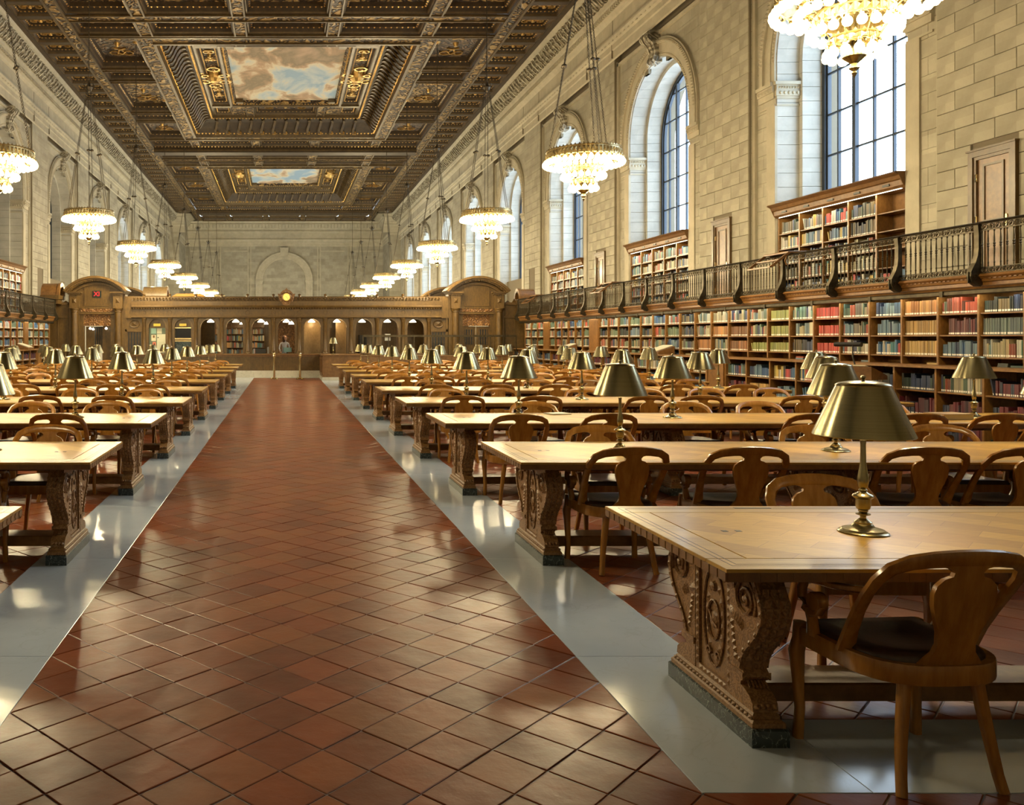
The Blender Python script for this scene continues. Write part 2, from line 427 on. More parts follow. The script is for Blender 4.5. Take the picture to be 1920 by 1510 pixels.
def clip_poly(poly, x0, x1, y0, y1):
    def cl(P, f, g):
        out = []
        for i in range(len(P)):
            a, b = P[i-1], P[i]
            fa, fb = f(a), f(b)
            if (fa >= 0) != (fb >= 0):
                t = fa/(fa-fb); out.append((a[0]+(b[0]-a[0])*t, a[1]+(b[1]-a[1])*t))
            if fb >= 0: out.append(b)
        return out
    for f in (lambda p: p[0]-x0, lambda p: x1-p[0], lambda p: p[1]-y0, lambda p: y1-p[1]):
        poly = cl(poly, f, None)
        if len(poly) < 3: return None
    return poly
def area(P): return abs(sum(P[i-1][0]*P[i][1]-P[i][0]*P[i-1][1] for i in range(len(P))))/2
tiles = []                                # (distance, polygon)
def tile_region(x0, x1, y0, y1):
    g = 0.0035
    i0 = int(math.floor((x0-AX0)/TS))-1; i1 = int(math.ceil((x1-AX0)/TS))+1
    j0 = int(math.floor((y0-Y0T)/TS))-1; j1 = int(math.ceil((y1-Y0T)/TS))+1
    for i in range(i0, i1+1):
        for j in range(j0, j1+1):
            if (i+j) % 2 == 0: continue   # lattice points; centres are the odd ones
            cx, cy_ = AX0+i*TS, Y0T+j*TS
            r = TS-g*1.1
            P = clip_poly([(cx-r,cy_),(cx,cy_-r),(cx+r,cy_),(cx,cy_+r)], x0+0.001, x1-0.001, y0+0.001, y1-0.001)
            if P and area(P) > 0.002: tiles.append((cx, cy_, P))
tile_region(AX0, AX1, 1.0, 35.3)
tile_region(SX1, 9.0, 3.645, 30.2)
tile_region(1.475, 9.0, 0.9, 3.05)
tile_region(-8.7, SX0, 4.0, 30.2)
def tile_verts(P, dz, tx, ty, c):
    top = [(p[0], p[1], dz+(p[0]-c[0])*tx+(p[1]-c[1])*ty) for p in P]
    q = [(c[0]+(p[0]-c[0])*0.972, c[1]+(p[1]-c[1])*0.972, t[2]) for p, t in zip(P, top)]
    o = [(p[0], p[1], t[2]-0.0022) for p, t in zip(P, top)]
    lo = [(p[0], p[1], -0.006) for p in P]
    return q, o, lo
def add_tile(mb, P, c, base=(0,0)):
    dz = R.uniform(-0.0012, 0.0012); tx = R.uniform(-0.006,0.006); ty = R.uniform(-0.006,0.006)
    q, o, lo = tile_verts(P, dz, tx, ty, c)
    n = len(mb.v); k = len(P)
    for ring in (q, o, lo): mb.v += [(p[0]-base[0], p[1]-base[1], p[2]) for p in ring]
    mb.f.append(tuple(n+i for i in range(k))); mb.m.append(0)
    for r_ in (0, 1):
        for i in range(k):
            j = (i+1) % k
            mb.f.append((n+r_*k+i, n+(r_+1)*k+i, n+(r_+1)*k+j, n+r_*k+j)); mb.m.append(0)
def seen(cx, cy_):
    if cy_ < 2.75: return False
    x = 530+FPX*cx/cy_
    return -40 < x < 1960
tiles.sort(key=lambda t: t[0]**2+t[1]**2)
near_n = 0; rest = MB()
for cx, cy_, P in tiles:
    if near_n < 298 and seen(cx, cy_) and (AX0-.1 < cx < AX1+.1 or cy_ < 5.5) and len(P) >= 3:
        mb = MB(); add_tile(mb, P, (cx, cy_), (cx, cy_))
        mb.build('tile', tile_m, floor_o, (cx, cy_, 0)); near_n += 1
    else: add_tile(rest, P, (cx, cy_))
tag(rest.build('tile_field', tile_m, floor_o), kind='stuff')
def slab(x0, x1, y0, y1):
    mb = MB(); cx, cy_ = (x0+x1)/2, (y0+y1)/2; g = 0.0014
    mb.cham(x0+g-cx, x1-g-cx, y0+g-cy_, y1-g-cy_, -0.02, 0.0015, 0.0012, 2, 1)
    mb.build('marble_slab', marble, floor_o, (cx, cy_, 0))
ys = [0.40, 2.40, 4.36]
while ys[-1] < 30: ys.append(ys[-1]+1.945)
ys[-1] = 30.2
slab(AX1, SX1, 3.05, 4.36)
slab(SX1, 4.18, 3.05, 3.64); slab(4.18, 6.28, 3.05, 3.64); slab(6.28, 9.0, 3.05, 3.64)
for a, b in zip(ys, ys[1:]):
    slab(SX0, AX0, a, b)
    if a > 4: slab(AX1, SX1, a, b)
for x in (-8.7, -6.4, -4.1): slab(x, x+2.3 if x > -4.2 or x < -4.2 else SX0, 30.2, 35.3)
slab(-1.8, AX0, 30.2, 35.3)
slab(AX1, 4.1, 30.2, 35.3); slab(4.1, 6.7, 30.2, 35.3); slab(6.7, 9.0, 30.2, 35.3)
sub = MB(); sub.box(-14,14,35.3,92,-0.01,-0.001); sub.box(9.0,14,-9,35.3,-0.01,-0.001); sub.box(-14,-8.7,-9,35.3,-0.01,-0.001); sub.box(-8.7,9,-9,0.4,-0.01,-0.001)
sub.build('stone_paving', marble, floor_o)

# ================================================================== WALLS (local u = distance out from the centre line)
UF, UR, UW = 10.85, 11.0, 12.02          # pier face, recess face, window plane
PITCH = 8.29; YC = [17.55+PITCH*n for n in range(-1, 8)]
HW = 2.95; RO = 2.05; RI = 1.93; ZS = 7.85; ZREC = 10.7; ZG = 2.46
YB = 87.0; YP = 81.6
def rad(z, r):
    if z <= ZS: return r
    d = r*r-(z-ZS)**2
    return math.sqrt(d) if d > 0 else 0
def wall_courses(mb, c, z0, z1, half, r, u0, u1, ch=0.32, sl=0.78, g=0.004, m=0, zlow=None):
    """courses of stones round an arched opening of radius r centred on y=c; front face at u0"""
    nz = int(math.ceil((z1-z0)/ch-1e-6))
    for k in range(nz):
        a, b = z0+k*ch, min(z0+(k+1)*ch, z1)
        for sg in (-1, 1):
            ra, rb = rad(a, r), rad(b, r)
            if zlow is not None and b <= zlow+1e-6: ra = rb = 0.0
            lim = min(ra, rb)
            off = sl*0.5 if k % 2 else 0.0
            x = half
            first = True
            while x > lim+0.02:
                nx = x-(sl-off if first and off else sl); first = False
                if nx < lim+sl*0.3: nx = None
                if nx is None:
                    zs = [a+g, (a+b)/2, b-g]
                    P = [(c+sg*(x-g), a+g)] + [(c+sg*max(rad(z, r) if lim or ra else 0, 0), z) for z in zs] + [(c+sg*(x-g), b-g)]
                    if lim == 0 and ra == 0: P = [(c+sg*(x-g),a+g),(c,a+g),(c,b-g),(c+sg*(x-g),b-g)]
                    mb.prism(P, 0, u0, u1, m); break
                mb.prism([(c+sg*(x-g),a+g),(c+sg*(nx+g),a+g),(c+sg*(nx+g),b-g),(c+sg*(x-g),b-g)], 0, u0, u1, m)
                x = nx
def arch_ring(mb, c, r0, r1, u0, u1, n=24, g=0.0, m=0, a0=0.0, a1=PI):
    for i in range(n):
        t0 = a0+(a1-a0)*i/n+g; t1 = a0+(a1-a0)*(i+1)/n-g
        P = [(c+r0*math.cos(t0), ZS+r0*math.sin(t0)), (c+r1*math.cos(t0), ZS+r1*math.sin(t0)),
             (c+r1*math.cos(t1), ZS+r1*math.sin(t1)), (c+r0*math.cos(t1), ZS+r0*math.sin(t1))]
        mb.prism(P, 0, u0, u1, m)

# shared bay: everything in the recess, centred on y=0
bay_panel = MB(); wall_courses(bay_panel, 0, 0.5+2.14, ZREC, HW, RO+0.02, UR, UR+0.08)
bay_panel_me = bay_panel.mesh('recess_stones', [stone])
bay_jamb = MB()
for sg in (-1, 1):
    z = ZG
    k = 0
    while z < ZS-0.01:
        z1 = min(z+0.32, ZS)
        y0, y1 = sg*RO, sg*HW
        bay_jamb.cham(UR+0.02, UR+0.52, min(y0,y1), max(y0,y1), z+0.004, z1-0.004, 0.004, 1, -sg, 0)
        y0 = sg*RI
        bay_jamb.cham(UR+0.52, UW+0.05, min(y0,y1), max(y0,y1), z+0.004, z1-0.004, 0.004, 1, -sg, 0)
        z = z1
arch_ring(bay_jamb, 0, RO, HW-0.1, UR+0.02, UR+0.52, 22, 0.0012)
arch_ring(bay_jamb, 0, RI, HW-0.1, UR+0.52, UW+0.05, 22, 0.0012)
bay_jamb_me = bay_jamb.mesh('reveal_stones', [stone_pale])
bay_back = MB()                                    # solid wall behind everything
for sg in (-1, 1):
    y0, y1 = sorted((sg*(RI+0.03), sg*PITCH/2)); bay_back.box(UR+0.53, UW+0.4, y0, y1, 0, ZS)
    y0, y1 = sorted((sg*(RO+0.03), sg*PITCH/2)); bay_back.box(UR+0.075, UR+0.53, y0, y1, 0, ZS)
N_ = 16
for rq, ua, ub in ((RI+0.03, UR+0.53, UW+0.4), (RO+0.03, UR+0.075, UR+0.53)):
    for i in range(N_):
        z0 = ZS+rq*math.sin(PI/2*i/N_); z1 = ZS+rq*math.sin(PI/2*(i+1)/N_)
        yy0 = rq*math.cos(PI/2*i/N_); yy1 = rq*math.cos(PI/2*(i+1)/N_)
        for sg in (-1, 1):
            P = [(sg*yy0, z0), (sg*PITCH/2, z0), (sg*PITCH/2, z1), (sg*yy1, z1)]
            bay_back.prism(P if sg > 0 else P[::-1], 0, ua, ub)
    bay_back.box(ua, ub, -PITCH/2, PITCH/2, ZS+rq, 13.6)
bay_back.box(UR+0.35, UW+0.4, -RI-0.1, RI+0.1, 0, 4.50)
bay_back_me = bay_back.mesh('wall_core', [joint_m])
bay_trim = MB()
# archivolt: stepped ring with beads
for (r0, r1, u0) in ((RO+0.02, RO+0.16, UR-0.03), (RO+0.16, RO+0.40, UR-0.05), (RO+0.40, RO+0.52, UR-0.10), (RO+0.52, RO+0.58, UR-0.07)):
    arch_ring(bay_trim, 0, r0, r1, u0, UR+0.06, 32)
for i in range(84):
    t = PI*(i+0.5)/84
    for rr, hh, ww in ((RO+0.46, 0.055, 0.04), (RO+0.09, 0.04, 0.03)):
        cc = Vector((UR-0.10 if rr > RO+0.3 else UR-0.03, rr*math.cos(t), ZS+rr*math.sin(t)))
        bay_trim.pyr(cc, Vector((0,-math.sin(t),math.cos(t)))*ww*0.9, Vector((0,math.cos(t),math.sin(t)))*ww, (-hh,0,0))
# straight legs of the archivolt down to the impost
for sg in (-1, 1):
    for (r0, r1, u0) in ((RO+0.02, RO+0.16, UR-0.03), (RO+0.16, RO+0.40, UR-0.05), (RO+0.40, RO+0.52, UR-0.10), (RO+0.52, RO+0.58, UR-0.07)):
        y0, y1 = sorted((sg*r0, sg*r1)); bay_trim.box(u0, UR+0.06, y0, y1, 7.4, ZS)
    # imposts and capital on the reveal
    def cap(y0, y1, u0, u1):
        a, b = sorted((y0, y1))
        for (z0, z1, e) in ((6.86,6.90,0.02),(7.02,7.08,0.025),(7.08,7.20,0.05),(7.20,7.33,0.035),(7.33,7.40,0.085)):
            bay_trim.box(u0-e, u1+e, a-e, b+e, z0, z1)
        for k in range(5):
            uu = u0+(u1-u0)*(k+0.5)/5
            yy = y0-sg*0.05
            bay_trim.lathe([(0.0,7.10),(0.028,7.12),(0.036,7.16),(0.0,7.20)], 6, (uu, yy, 0))
        for k in range(8):
            uu = u0+(u1-u0)*(k+0.5)/8
            bay_trim.pyr((uu, y0-sg*0.035, 7.27), (0.02,0,0), (0,0,0.03), (0,-sg*0.035,0))
    cap(sg*(RO-0.01), sg*(RO+0.05), UR+0.02, UR+0.50)
    y0, y1 = sorted((sg*(RO+0.02), sg*(HW-0.25)))
    for (z0, z1, e) in ((6.86,6.90,0.03),(7.04,7.18,0.05),(7.18,7.32,0.08),(7.32,7.40,0.12)):
        bay_trim.box(UR-e, UR+0.06, y0, y1, z0, z1)
    for k in range(5):
        yy = y0+(y1-y0)*(k+0.5)/5
        bay_trim.pyr((UR-0.08, yy, 7.25), (0,0.045,0), (0,0,0.05), (-0.05,0,0))
    # small pilaster face under the capital
    bay_trim.box(UR-0.03, UR+0.04, sg*RO if sg > 0 else -RO-0.34, RO+0.34 if sg > 0 else -RO, ZG, 6.86)
# recess border moulding
for sg in (-1,1):
    y0, y1 = sorted((sg*HW, sg*(HW-0.12))); bay_trim.box(UR-0.06, UR+0.06, y0, y1, ZG, ZREC)
bay_trim.box(UR-0.06, UR+0.06, -HW, HW, ZREC-0.10, ZREC)
bay_trim_me = bay_trim.mesh('arch_moulding', [stone_mold])
# keystone: scrolled console
ks = MB()
prof = [(UR+0.05,9.78),(UR-0.16,9.80),(UR-0.22,9.86),(UR-0.20,9.95),(UR-0.15,10.05),(UR-0.17,10.2),(UR-0.24,10.35),(UR-0.34,10.46),(UR-0.40,10.58),(UR-0.36,10.70),(UR-0.26,10.74),(UR+0.05,10.74)]
for (y0, y1, s_) in ((-0.24,-0.17,0.0),(-0.17,-0.06,0.035),(-0.06,0.06,0.0),(0.06,0.17,0.035),(0.17,0.24,0.0)):
    ks.prism([(p[0]+(s_ if p[0] < UR else 0), p[1]) for p in prof], 1, y0, y1)
for sg in (-1,1):
    ks.lathe([(0.0,0),(0.15,0),(0.15,0.05),(0.10,0.06),(0.06,0.03),(0.0,0.07)], 14, (UR-0.27, sg*0.24, 10.58), 0, 1)
    ks.lathe([(0.0,0),(0.08,0),(0.08,0.04),(0.0,0.05)], 12, (UR-0.13, sg*0.24, 9.88), 0, 1)
ks_me = ks.mesh('keystone', [stone_carved], 40)

# window (frame, bars, panes) centred on y=0
win_frame = MB()
FR0, FR1 = RI-0.10, RI+0.02
for sg in (-1,1):
    y0, y1 = sorted((sg*FR0, sg*FR1)); win_frame.box(UW-0.06, UW+0.08, y0, y1, 4.6, ZS)
    y0, y1 = sorted((sg*(FR0-0.05), sg*FR0)); win_frame.box(UW-0.02, UW+0.06, y0, y1, 4.6, ZS)
arch_ring(win_frame, 0, FR0, FR1, UW-0.06, UW+0.08, 28)
arch_ring(win_frame, 0, FR0-0.05, FR0, UW-0.02, UW+0.06, 28)
win_frame.box(UW-0.06, UW+0.08, -FR1, FR1, 4.50, 4.66)
win_me = win_frame.mesh('window_frame', [iron])
VB = [(-1.43,0.022),(-0.86,0.05),(-0.29,0.022),(0.29,0.022),(0.86,0.05),(1.43,0.022)]
HB = [5.67, 6.58, 7.49, 8.40, 9.20]
vbar_me = []
for y, hwid in VB:
    top = ZS+math.sqrt(max(0,(FR0-0.02)**2-y*y))
    mb = MB(); mb.box(UW-0.025-(0.03 if hwid > 0.03 else 0), UW+0.03, y-hwid, y+hwid, 4.62, top); vbar_me.append(mb.mesh('glazing_bar', [iron]))
hbar_me = []
for z in HB:
    r = rad(z, FR0-0.02); mb = MB(); mb.box(UW-0.02, UW+0.025, -r, r, z-0.02, z+0.02); hbar_me.append(mb.mesh('glazing_bar', [iron]))
pane_me = []
ye = [-FR0]+[v[0] for v in VB]+[FR0]; ze = [4.66]+HB+[ZS+FR0]
for i in range(len(ye)-1):
    for j in range(len(ze)-1):
        a, b = ye[i]+0.02, ye[i+1]-0.02; z0, z1 = ze[j]+0.015, ze[j+1]-0.015
        pts = []
        def top(y): return min(z1, ZS+math.sqrt(max(0,(FR0-0.01)**2-y*y)))
        ts = [a+(b-a)*k/5 for k in range(6)]
        up = [(y, top(y)) for y in ts]
        if max(p[1] for p in up) < z0+0.03: continue
        up = [(y, max(z0+0.001, z)) for y, z in up]
        mb = MB(); mb.prism([(a, z0), (b, z0)]+up[::-1], 0, UW, UW+0.006); pane_me.append(mb.mesh('pane', [glass]))

# entablature and cove cornice profile
ENT = [(10.85,10.84),(10.81,10.88),(10.81,11.14),(10.77,11.17),(10.77,11.34),(10.71,11.40),(10.66,11.50),(10.66,11.56),(10.80,11.60),(10.80,12.16),(10.74,12.20),(10.70,12.26),(10.62,12.30),(10.62,12.44),(10.52,12.50),(10.50,12.60),(10.44,12.68),(10.20,12.92),(10.12,12.98),(10.12,13.06),(10.04,13.12),(9.97,13.26),(12.4,13.3)]
def cove(mb, mbc, ax, a0, a1, place=None):
    """mouldings with their ornaments; ax=1 along y"""
    mb.ext(ENT, ax, a0, a1, 0)
    n = int((a1-a0)/0.16)
    for i in range(n):
        t = a0+(i+0.5)*(a1-a0)/n
        def bx(d, u0, u1, z0, z1, tgt=mb):
            tgt.box(*( (u0,u1,t-d,t+d) if ax == 1 else (t-d,t+d,u0,u1) ), z0, z1)
        bx(0.045, 10.54, 10.64, 12.31, 12.43)                 # dentils
        if i % 2 == 0:
            bx(0.06, 10.69, 10.78, 11.39, 11.49)
    n = int((a1-a0)/0.36)
    for i in range(n):                                         # upright leaves in the cove
        t = a0+(i+0.5)*(a1-a0)/n
        for (d, pts) in ((0.12, [(10.46,12.62),(10.40,12.60),(10.22,12.80),(10.08,12.98),(10.14,13.02),(10.3,12.9)]), (0.05, [(10.46,12.60),(10.36,12.58),(10.14,12.78),(10.02,12.98),(10.10,13.02),(10.3,12.9)])):
            mbc.prism(pts, ax, t-d, t+d)
wall_r = MB()
root_r = tag(empty('wall_right', (XC,0,0)), kind='structure')
# piers
PIER = []
for n in range(len(YC)+1):
    a = YC[n-1]+HW if n > 0 else -4.0
    b = YC[n]-HW if n < len(YC) else min(YC[-1]+PITCH-HW, 91)
    PIER.append((a, min(b, YP+0.2)))
core = MB(); courses = MB()
stone_mes = {}
def stone_me(w_, h_, k):
    key = (round(w_,3), round(h_,3))
    if key not in stone_mes:
        mb = MB(); mb.cham(0, 0.06, -w_/2+0.004, w_/2-0.004, -h_/2+0.004, h_/2-0.004, 0.006, 0, -1); stone_mes[key] = mb.mesh('stone', [stone])
    return stone_mes[key]
n_stone = 0
door_y = {}
DOOR_DY = [1.17]
for pi_, (a, b) in enumerate(PIER):
    if b-a < 0.3 or a > YP: continue
    core.box(UF+0.03, UR+0.08, a+0.002, b-0.002, 0, 13.2)
    near = 1 <= pi_ <= 3
    W = b-a; s3 = W/3
    k = 0; z = ZG
    dc = a+0.52                                                 # door centre on the pier
    while z < 10.86-0.05:
        z1 = min(z+0.32, 10.86)
        cuts = [0, s3, 2*s3, W] if k % 2 == 0 else [0, s3/2, 1.5*s3, 2.5*s3, W]
        for c0, c1 in zip(cuts, cuts[1:]):
            segs = [(a+c0, a+c1)]
            if near and z1 < 4.56+0.1 or (z < 4.5):
                # leave the doorway free
                d0, d1 = a+0.76, a+1.66
                out = []
                for s0, s1 in segs:
                    if s0 < d0: out.append((s0, min(s1, d0)))
                    if s1 > d1: out.append((max(s0, d1), s1))
                segs = [s for s in out if s[1]-s[0] > 0.03]
            for s0, s1 in segs:
                if near and n_stone < 298:
                    put('stone', stone_me(s1-s0, z1-z, k), root_r, (UF, (s0+s1)/2, (z+z1)/2)); n_stone += 1
                else:
                    courses.cham(UF, UF+0.06, s0+0.004, s1-0.004, z+0.004, z1-0.004, 0.006, 0, -1)
        z = z1; k += 1
    # small quoins on the pier's flanks
    for z in range(26):
        za = ZG+0.32*z; zb = min(za+0.32, 10.86)
        if zb-za < 0.05: break
        for (yy, sg) in ((a, -1), (b, 1)):
            y0, y1 = sorted((yy, yy-sg*0.03)); courses.cham(UF+0.07, UR-0.01, y0, y1, za+0.004, zb-0.004, 0.003, 1, sg)
core.build('wall_core', joint_m, root_r)
tag(courses.build('stone_courses', stone, root_r), kind='stuff')
ent = MB(); entc = MB()
cove(ent, entc, 1, -4.2, YP)
ent.build('entablature', stone_mold, root_r)
tag(entc.build('acanthus_band', stone_carved, root_r), kind='stuff')
fr = MB()                                                       # frieze joints
for n in range(len(PIER)):
    for yy in PIER[n]:
        if yy < YP: fr.box(10.79, 10.81, yy-0.01, yy+0.01, 11.62, 12.15); fr.box(10.76, 10.80, yy-0.01, yy+0.01, 10.9, 11.35)
fr.build('frieze_joint', joint_m, root_r)
low = MB(); low.box(10.75, 12.4, -9, YB, 0, ZG-0.02); low.box(UR+0.07, 12.4, YC[-1]+PITCH/2, 91, 0, 13.3)
low.build('wall_base', stone, root_r)
windows = []
for n, c in enumerate(YC):
    if c > YP: continue
    for nm, me in (('wall_core', bay_back_me), ('arch_moulding', bay_trim_me), ('keystone', ks_me)):
        put(nm, me, root_r, (0,c,0))
    tag(put('stone_courses', bay_panel_me, root_r, (0,c,0)), kind='stuff')
    tag(put('stone_courses', bay_jamb_me, root_r, (0,c,0)), kind='stuff')
root_l = copy_tree(root_r); root_l.name = 'wall_left'; root_l.scale.x = -1
WN = 0
for side in (1, -1):
    for n, c in enumerate(YC):
        if c > YP: continue
        WN += 1
        wr = tag(empty('window_%d' % WN, (XC,c,0)), kind='structure'); wr.scale.x = side
        put('window_frame', win_me, wr)
        for me in vbar_me+hbar_me: put('glazing_bar', me, wr)
        for me in pane_me: put('pane', me, wr)
        ld = bpy.data.lights.new('sky_portal', 'AREA'); ld.shape = 'RECTANGLE'; ld.size = 3.9; ld.size_y = 5.4
        ld.cycles.is_portal = True
        po = bpy.data.objects.new('sky_portal', ld); COL.objects.link(po)
        po.location = (XC+side*(UW+0.2), c, 7.2)
        po.rotation_euler = (PI/2, 0, side*PI/2); po['kind'] = 'helper'
# doors on the gallery, one on each pier, right side and left side
def make_gallery_door(name, side, y):
    r_ = tag(empty(name, (XC, y, ZG)), kind='structure'); r_.scale.x = side
    fr_ = MB(); H = 2.10
    for (e0, e1, u) in ((0.45,0.36,UF-0.05),(0.36,0.31,UF-0.03)):
        for sg in (-1,1):
            y0, y1 = sorted((sg*e0, sg*e1)); fr_.box(u, UF+0.05, y0, y1, 0, H-(0.45-e0))
        fr_.box(u, UF+0.05, -e1, e1, H-(0.45-e1), H-(0.45-e0))
    fr_.box(UF-0.07, UF+0.05, -0.47, 0.47, H, H+0.03)
    fr_.build('door_frame', oak_screen, r_)
    lf = MB(); lf.box(UF, UF+0.04, -0.31, 0.31, 0.02, H-0.14)
    leaf = lf.build('door_leaf', oak_frame, r_)
    pn = MB()
    for (z0, z1) in ((0.25, 0.85), (1.0, H-0.26)):
        for a_, b_, c_, d_ in ((-0.20,-0.165,z0,z1),(0.165,0.20,z0,z1)): pn.box(UF-0.016, UF+0.01, a_, b_, c_, d_)
        pn.box(UF-0.016, UF+0.01, -0.20, 0.20, z1, z1+0.035); pn.box(UF-0.016, UF+0.01, -0.20, 0.20, z0-0.035, z0)
    pn.build('door_panel', oak_screen, leaf)
    hd = MB(); hd.box(UF-0.022, UF, -0.27, -0.235, 0.86, 1.04); hd.lathe([(0.0,0),(0.02,0.0),(0.025,-0.03),(0.0,-0.05)], 10, (UF-0.02,-0.25,0.95), 0, 0)
    hd.build('door_handle', brass_bright, leaf)
    for z in (0.3, 0.95, 1.62):
        hg = MB(); hg.box(UF-0.03, UF, 0.305, 0.335, z, z+0.12); hg.build('hinge', brass_bright, leaf)
    return r_
DN = 0
for side in (1, -1):
    for pi_, (a, b) in enumerate(PIER):
        if a < 9 or a > 34 or (side < 0 and a < 16): continue
        DN += 1; make_gallery_door('door_%d' % DN, side, a+1.21)

# end wall
bw = MB(); bw.box(-12.3, 12.6, YB+0.05, YB+0.5, 0, 13.4)
wall_back = tag(bw.build('wall_back', stone, None), kind='structure')
def mk_back():
    st = MB(); tr = MB()
    c = XC
    cuts = [-9.9,-6.4,-3.35,3.35,6.4,9.9]
    st.box(c-9.9, c+9.9, YB, YB+0.06, 0, 13.3)
    z = 2.5; 
    for u in (-6.4,-3.35,3.35,6.4):                     # pilaster edges
        for d in (0.0, 0.28):
            tr.box(c+u-0.05+math.copysign(d,-u)*-1, c+u+0.05+math.copysign(d,-u)*-1, YB-0.07, YB+0.01, 2, 11.0)
    for (a_, b_) in ((-9.4,-6.8),(-6.05,-3.6),(3.6,6.05),(6.8,9.4)):
        tr.box(c+a_, c+b_, YB-0.05, YB+0.01, 10.3, 10.42)
    # blind arch
    for (r0, r1, d) in ((2.15,2.3,0.10),(2.3,2.65,0.18),(2.65,2.85,0.26)):
        n = 30
        for i in range(n):
            t0, t1 = PI*i/n, PI*(i+1)/n
            tr.prism([(c+r0*math.cos(t0),7.4+r0*math.sin(t0)),(c+r1*math.cos(t0),7.4+r1*math.sin(t0)),(c+r1*math.cos(t1),7.4+r1*math.sin(t1)),(c+r0*math.cos(t1),7.4+r0*math.sin(t1))], 1, YB-d, YB+0.01)
        for sg in (-1,1):
            x0, x1 = sorted((c+sg*r0, c+sg*r1)); tr.box(x0, x1, YB-d, YB+0.01, 0, 7.4)
    for sg in (-1,1):
        x0, x1 = sorted((c+sg*2.1, c+sg*2.9)); tr.box(x0, x1, YB-0.36, YB+0.01, 7.25, 7.42); tr.box(x0+0.05, x1-0.05, YB-0.30, YB+0.01, 7.0, 7.25)
        # corner piers that step forward, where the side walls end
        x0, x1 = sorted((c+sg*9.9, c+sg*12.2)); st.box(x0, x1, YP, YB+0.1, 0, 13.3)
        tr.box(x0, x1, YP-0.06, YP+0.02, 11.35, 11.55)
    tr.prism([(c-0.32,9.85),(c+0.32,9.85),(c+0.45,10.7),(c-0.45,10.7)], 1, YB-0.42, YB)
    n0 = len(tr.v)
    e2 = [(YB-(10.85-u), z) for u, z in ENT[:-1]]
    tr.ext(e2, 0, c-9.9, c+9.9)
    tr.ext([(YP-(10.85-u)*0.75, z) for u, z in ENT[8:-1]], 0, c+9.9-0.6, c+10.9); tr.ext([(YP-(10.85-u)*0.75, z) for u, z in ENT[8:-1]], 0, c-10.9, c-9.9+0.6)
    for sg in (-1,1):
        tr.ext([(c+sg*(9.9-(10.85-u)*0.75), z) for u, z in ENT[:-1]], 1, YP, YB)
    for i in range(120):
        x = c-9.8+19.6*(i+0.5)/120
        tr.box(x-0.045, x+0.045, YB-0.31, YB-0.2, 12.31, 12.43)
        if i % 2: tr.prism([(YB-0.38,12.62),(YB-0.5,12.6),(YB-0.85,12.98),(YB-0.7,13.0)], 0, x-0.12, x+0.12)
    put('wall_face', st.mesh('wall_face', [stone]), wall_back)
    put('entablature', tr.mesh('entablature', [stone_mold]), wall_back)
mk_back()
wf = MB(); wf.box(-12.3, 12.6, -4.4, -4.0, -0.3, 13.6)
tag(wf.build('wall_front', stone), kind='structure')

# ================================================================== CEILING
ZC = 13.25
CB, CC, CD, CW, CGM = MB(), MB(), MB(), MB(), MB()     # brown, carved, dark coffer, band, gilt
def rect_sweep(mb, x0, x1, y0, y1, prof, m=0):
    """prof: (inset, z) rings of a rectangle"""
    base = len(mb.v)
    for d, z in prof:
        mb.v += [(x0+d,y0+d,z),(x1-d,y0+d,z),(x1-d,y1-d,z),(x0+d,y1-d,z)]
    for k in range(len(prof)-1):
        for i in range(4):
            j = (i+1) % 4
            mb.f.append((base+4*k+i, base+4*k+j, base+4*k+4+j, base+4*k+4+i)); mb.m.append(m)
def panel(mb, x0, x1, y0, y1, z): mb.quad((x0,y0,z),(x0,y1,z),(x1,y1,z),(x1,y0,z))
def beads(x0, x1, y0, y1, z, pitch=0.2, s_=0.05, h=0.06, sides='xy'):
    for (a, b, fix, ax) in ((x0,x1,y0,0),(x0,x1,y1,0),(y0,y1,x0,1),(y0,y1,x1,1)):
        if ax == 0 and 'x' not in sides or ax == 1 and 'y' not in sides: continue
        n = max(1, int(abs(b-a)/pitch))
        for i in range(n):
            t = a+(b-a)*(i+0.5)/n
            p = (t, fix, z) if ax == 0 else (fix, t, z)
            CGM.pyr(p, (s_,0,0), (0,s_,0), (0,0,-h))
def spiral(cx, cy_, z, r, sg, t0, turns=1.4, th=0.045):
    pts = []; n = 12
    for i in range(n):
        f = i/(n-1); a = t0+sg*f*turns*2*PI
        pts.append((cx+r*(1-0.8*f)*math.cos(a), cy_+r*(1-0.8*f)*math.sin(a), z-0.03-0.05*f))
    CGM.sweep(pts, [th*(1-0.5*i/(n-1)) for i in range(n)], 0.04, (0,0,1), 0, 4, 1.0, False)
def relief(cx, cy_, z, wx, wy):
    """a gilt ornament: a boss with scrolls spreading along the longer axis"""
    CGM.lathe([(0.0,-0.16),(0.07,-0.14),(0.10,-0.06),(0.12,0.0)], 8, (cx,cy_,z))
    for sg in (-1,1):
        for s2 in (-1,1):
            r = 0.26*min(wx,wy)
            if wx > wy: spiral(cx+sg*wx*0.28, cy_+s2*wy*0.14, z, r, s2*sg, 0 if sg < 0 else PI)
            else: spiral(cx+s2*wx*0.14, cy_+sg*wy*0.28, z, r, -s2*sg, PI/2 if sg < 0 else -PI/2)
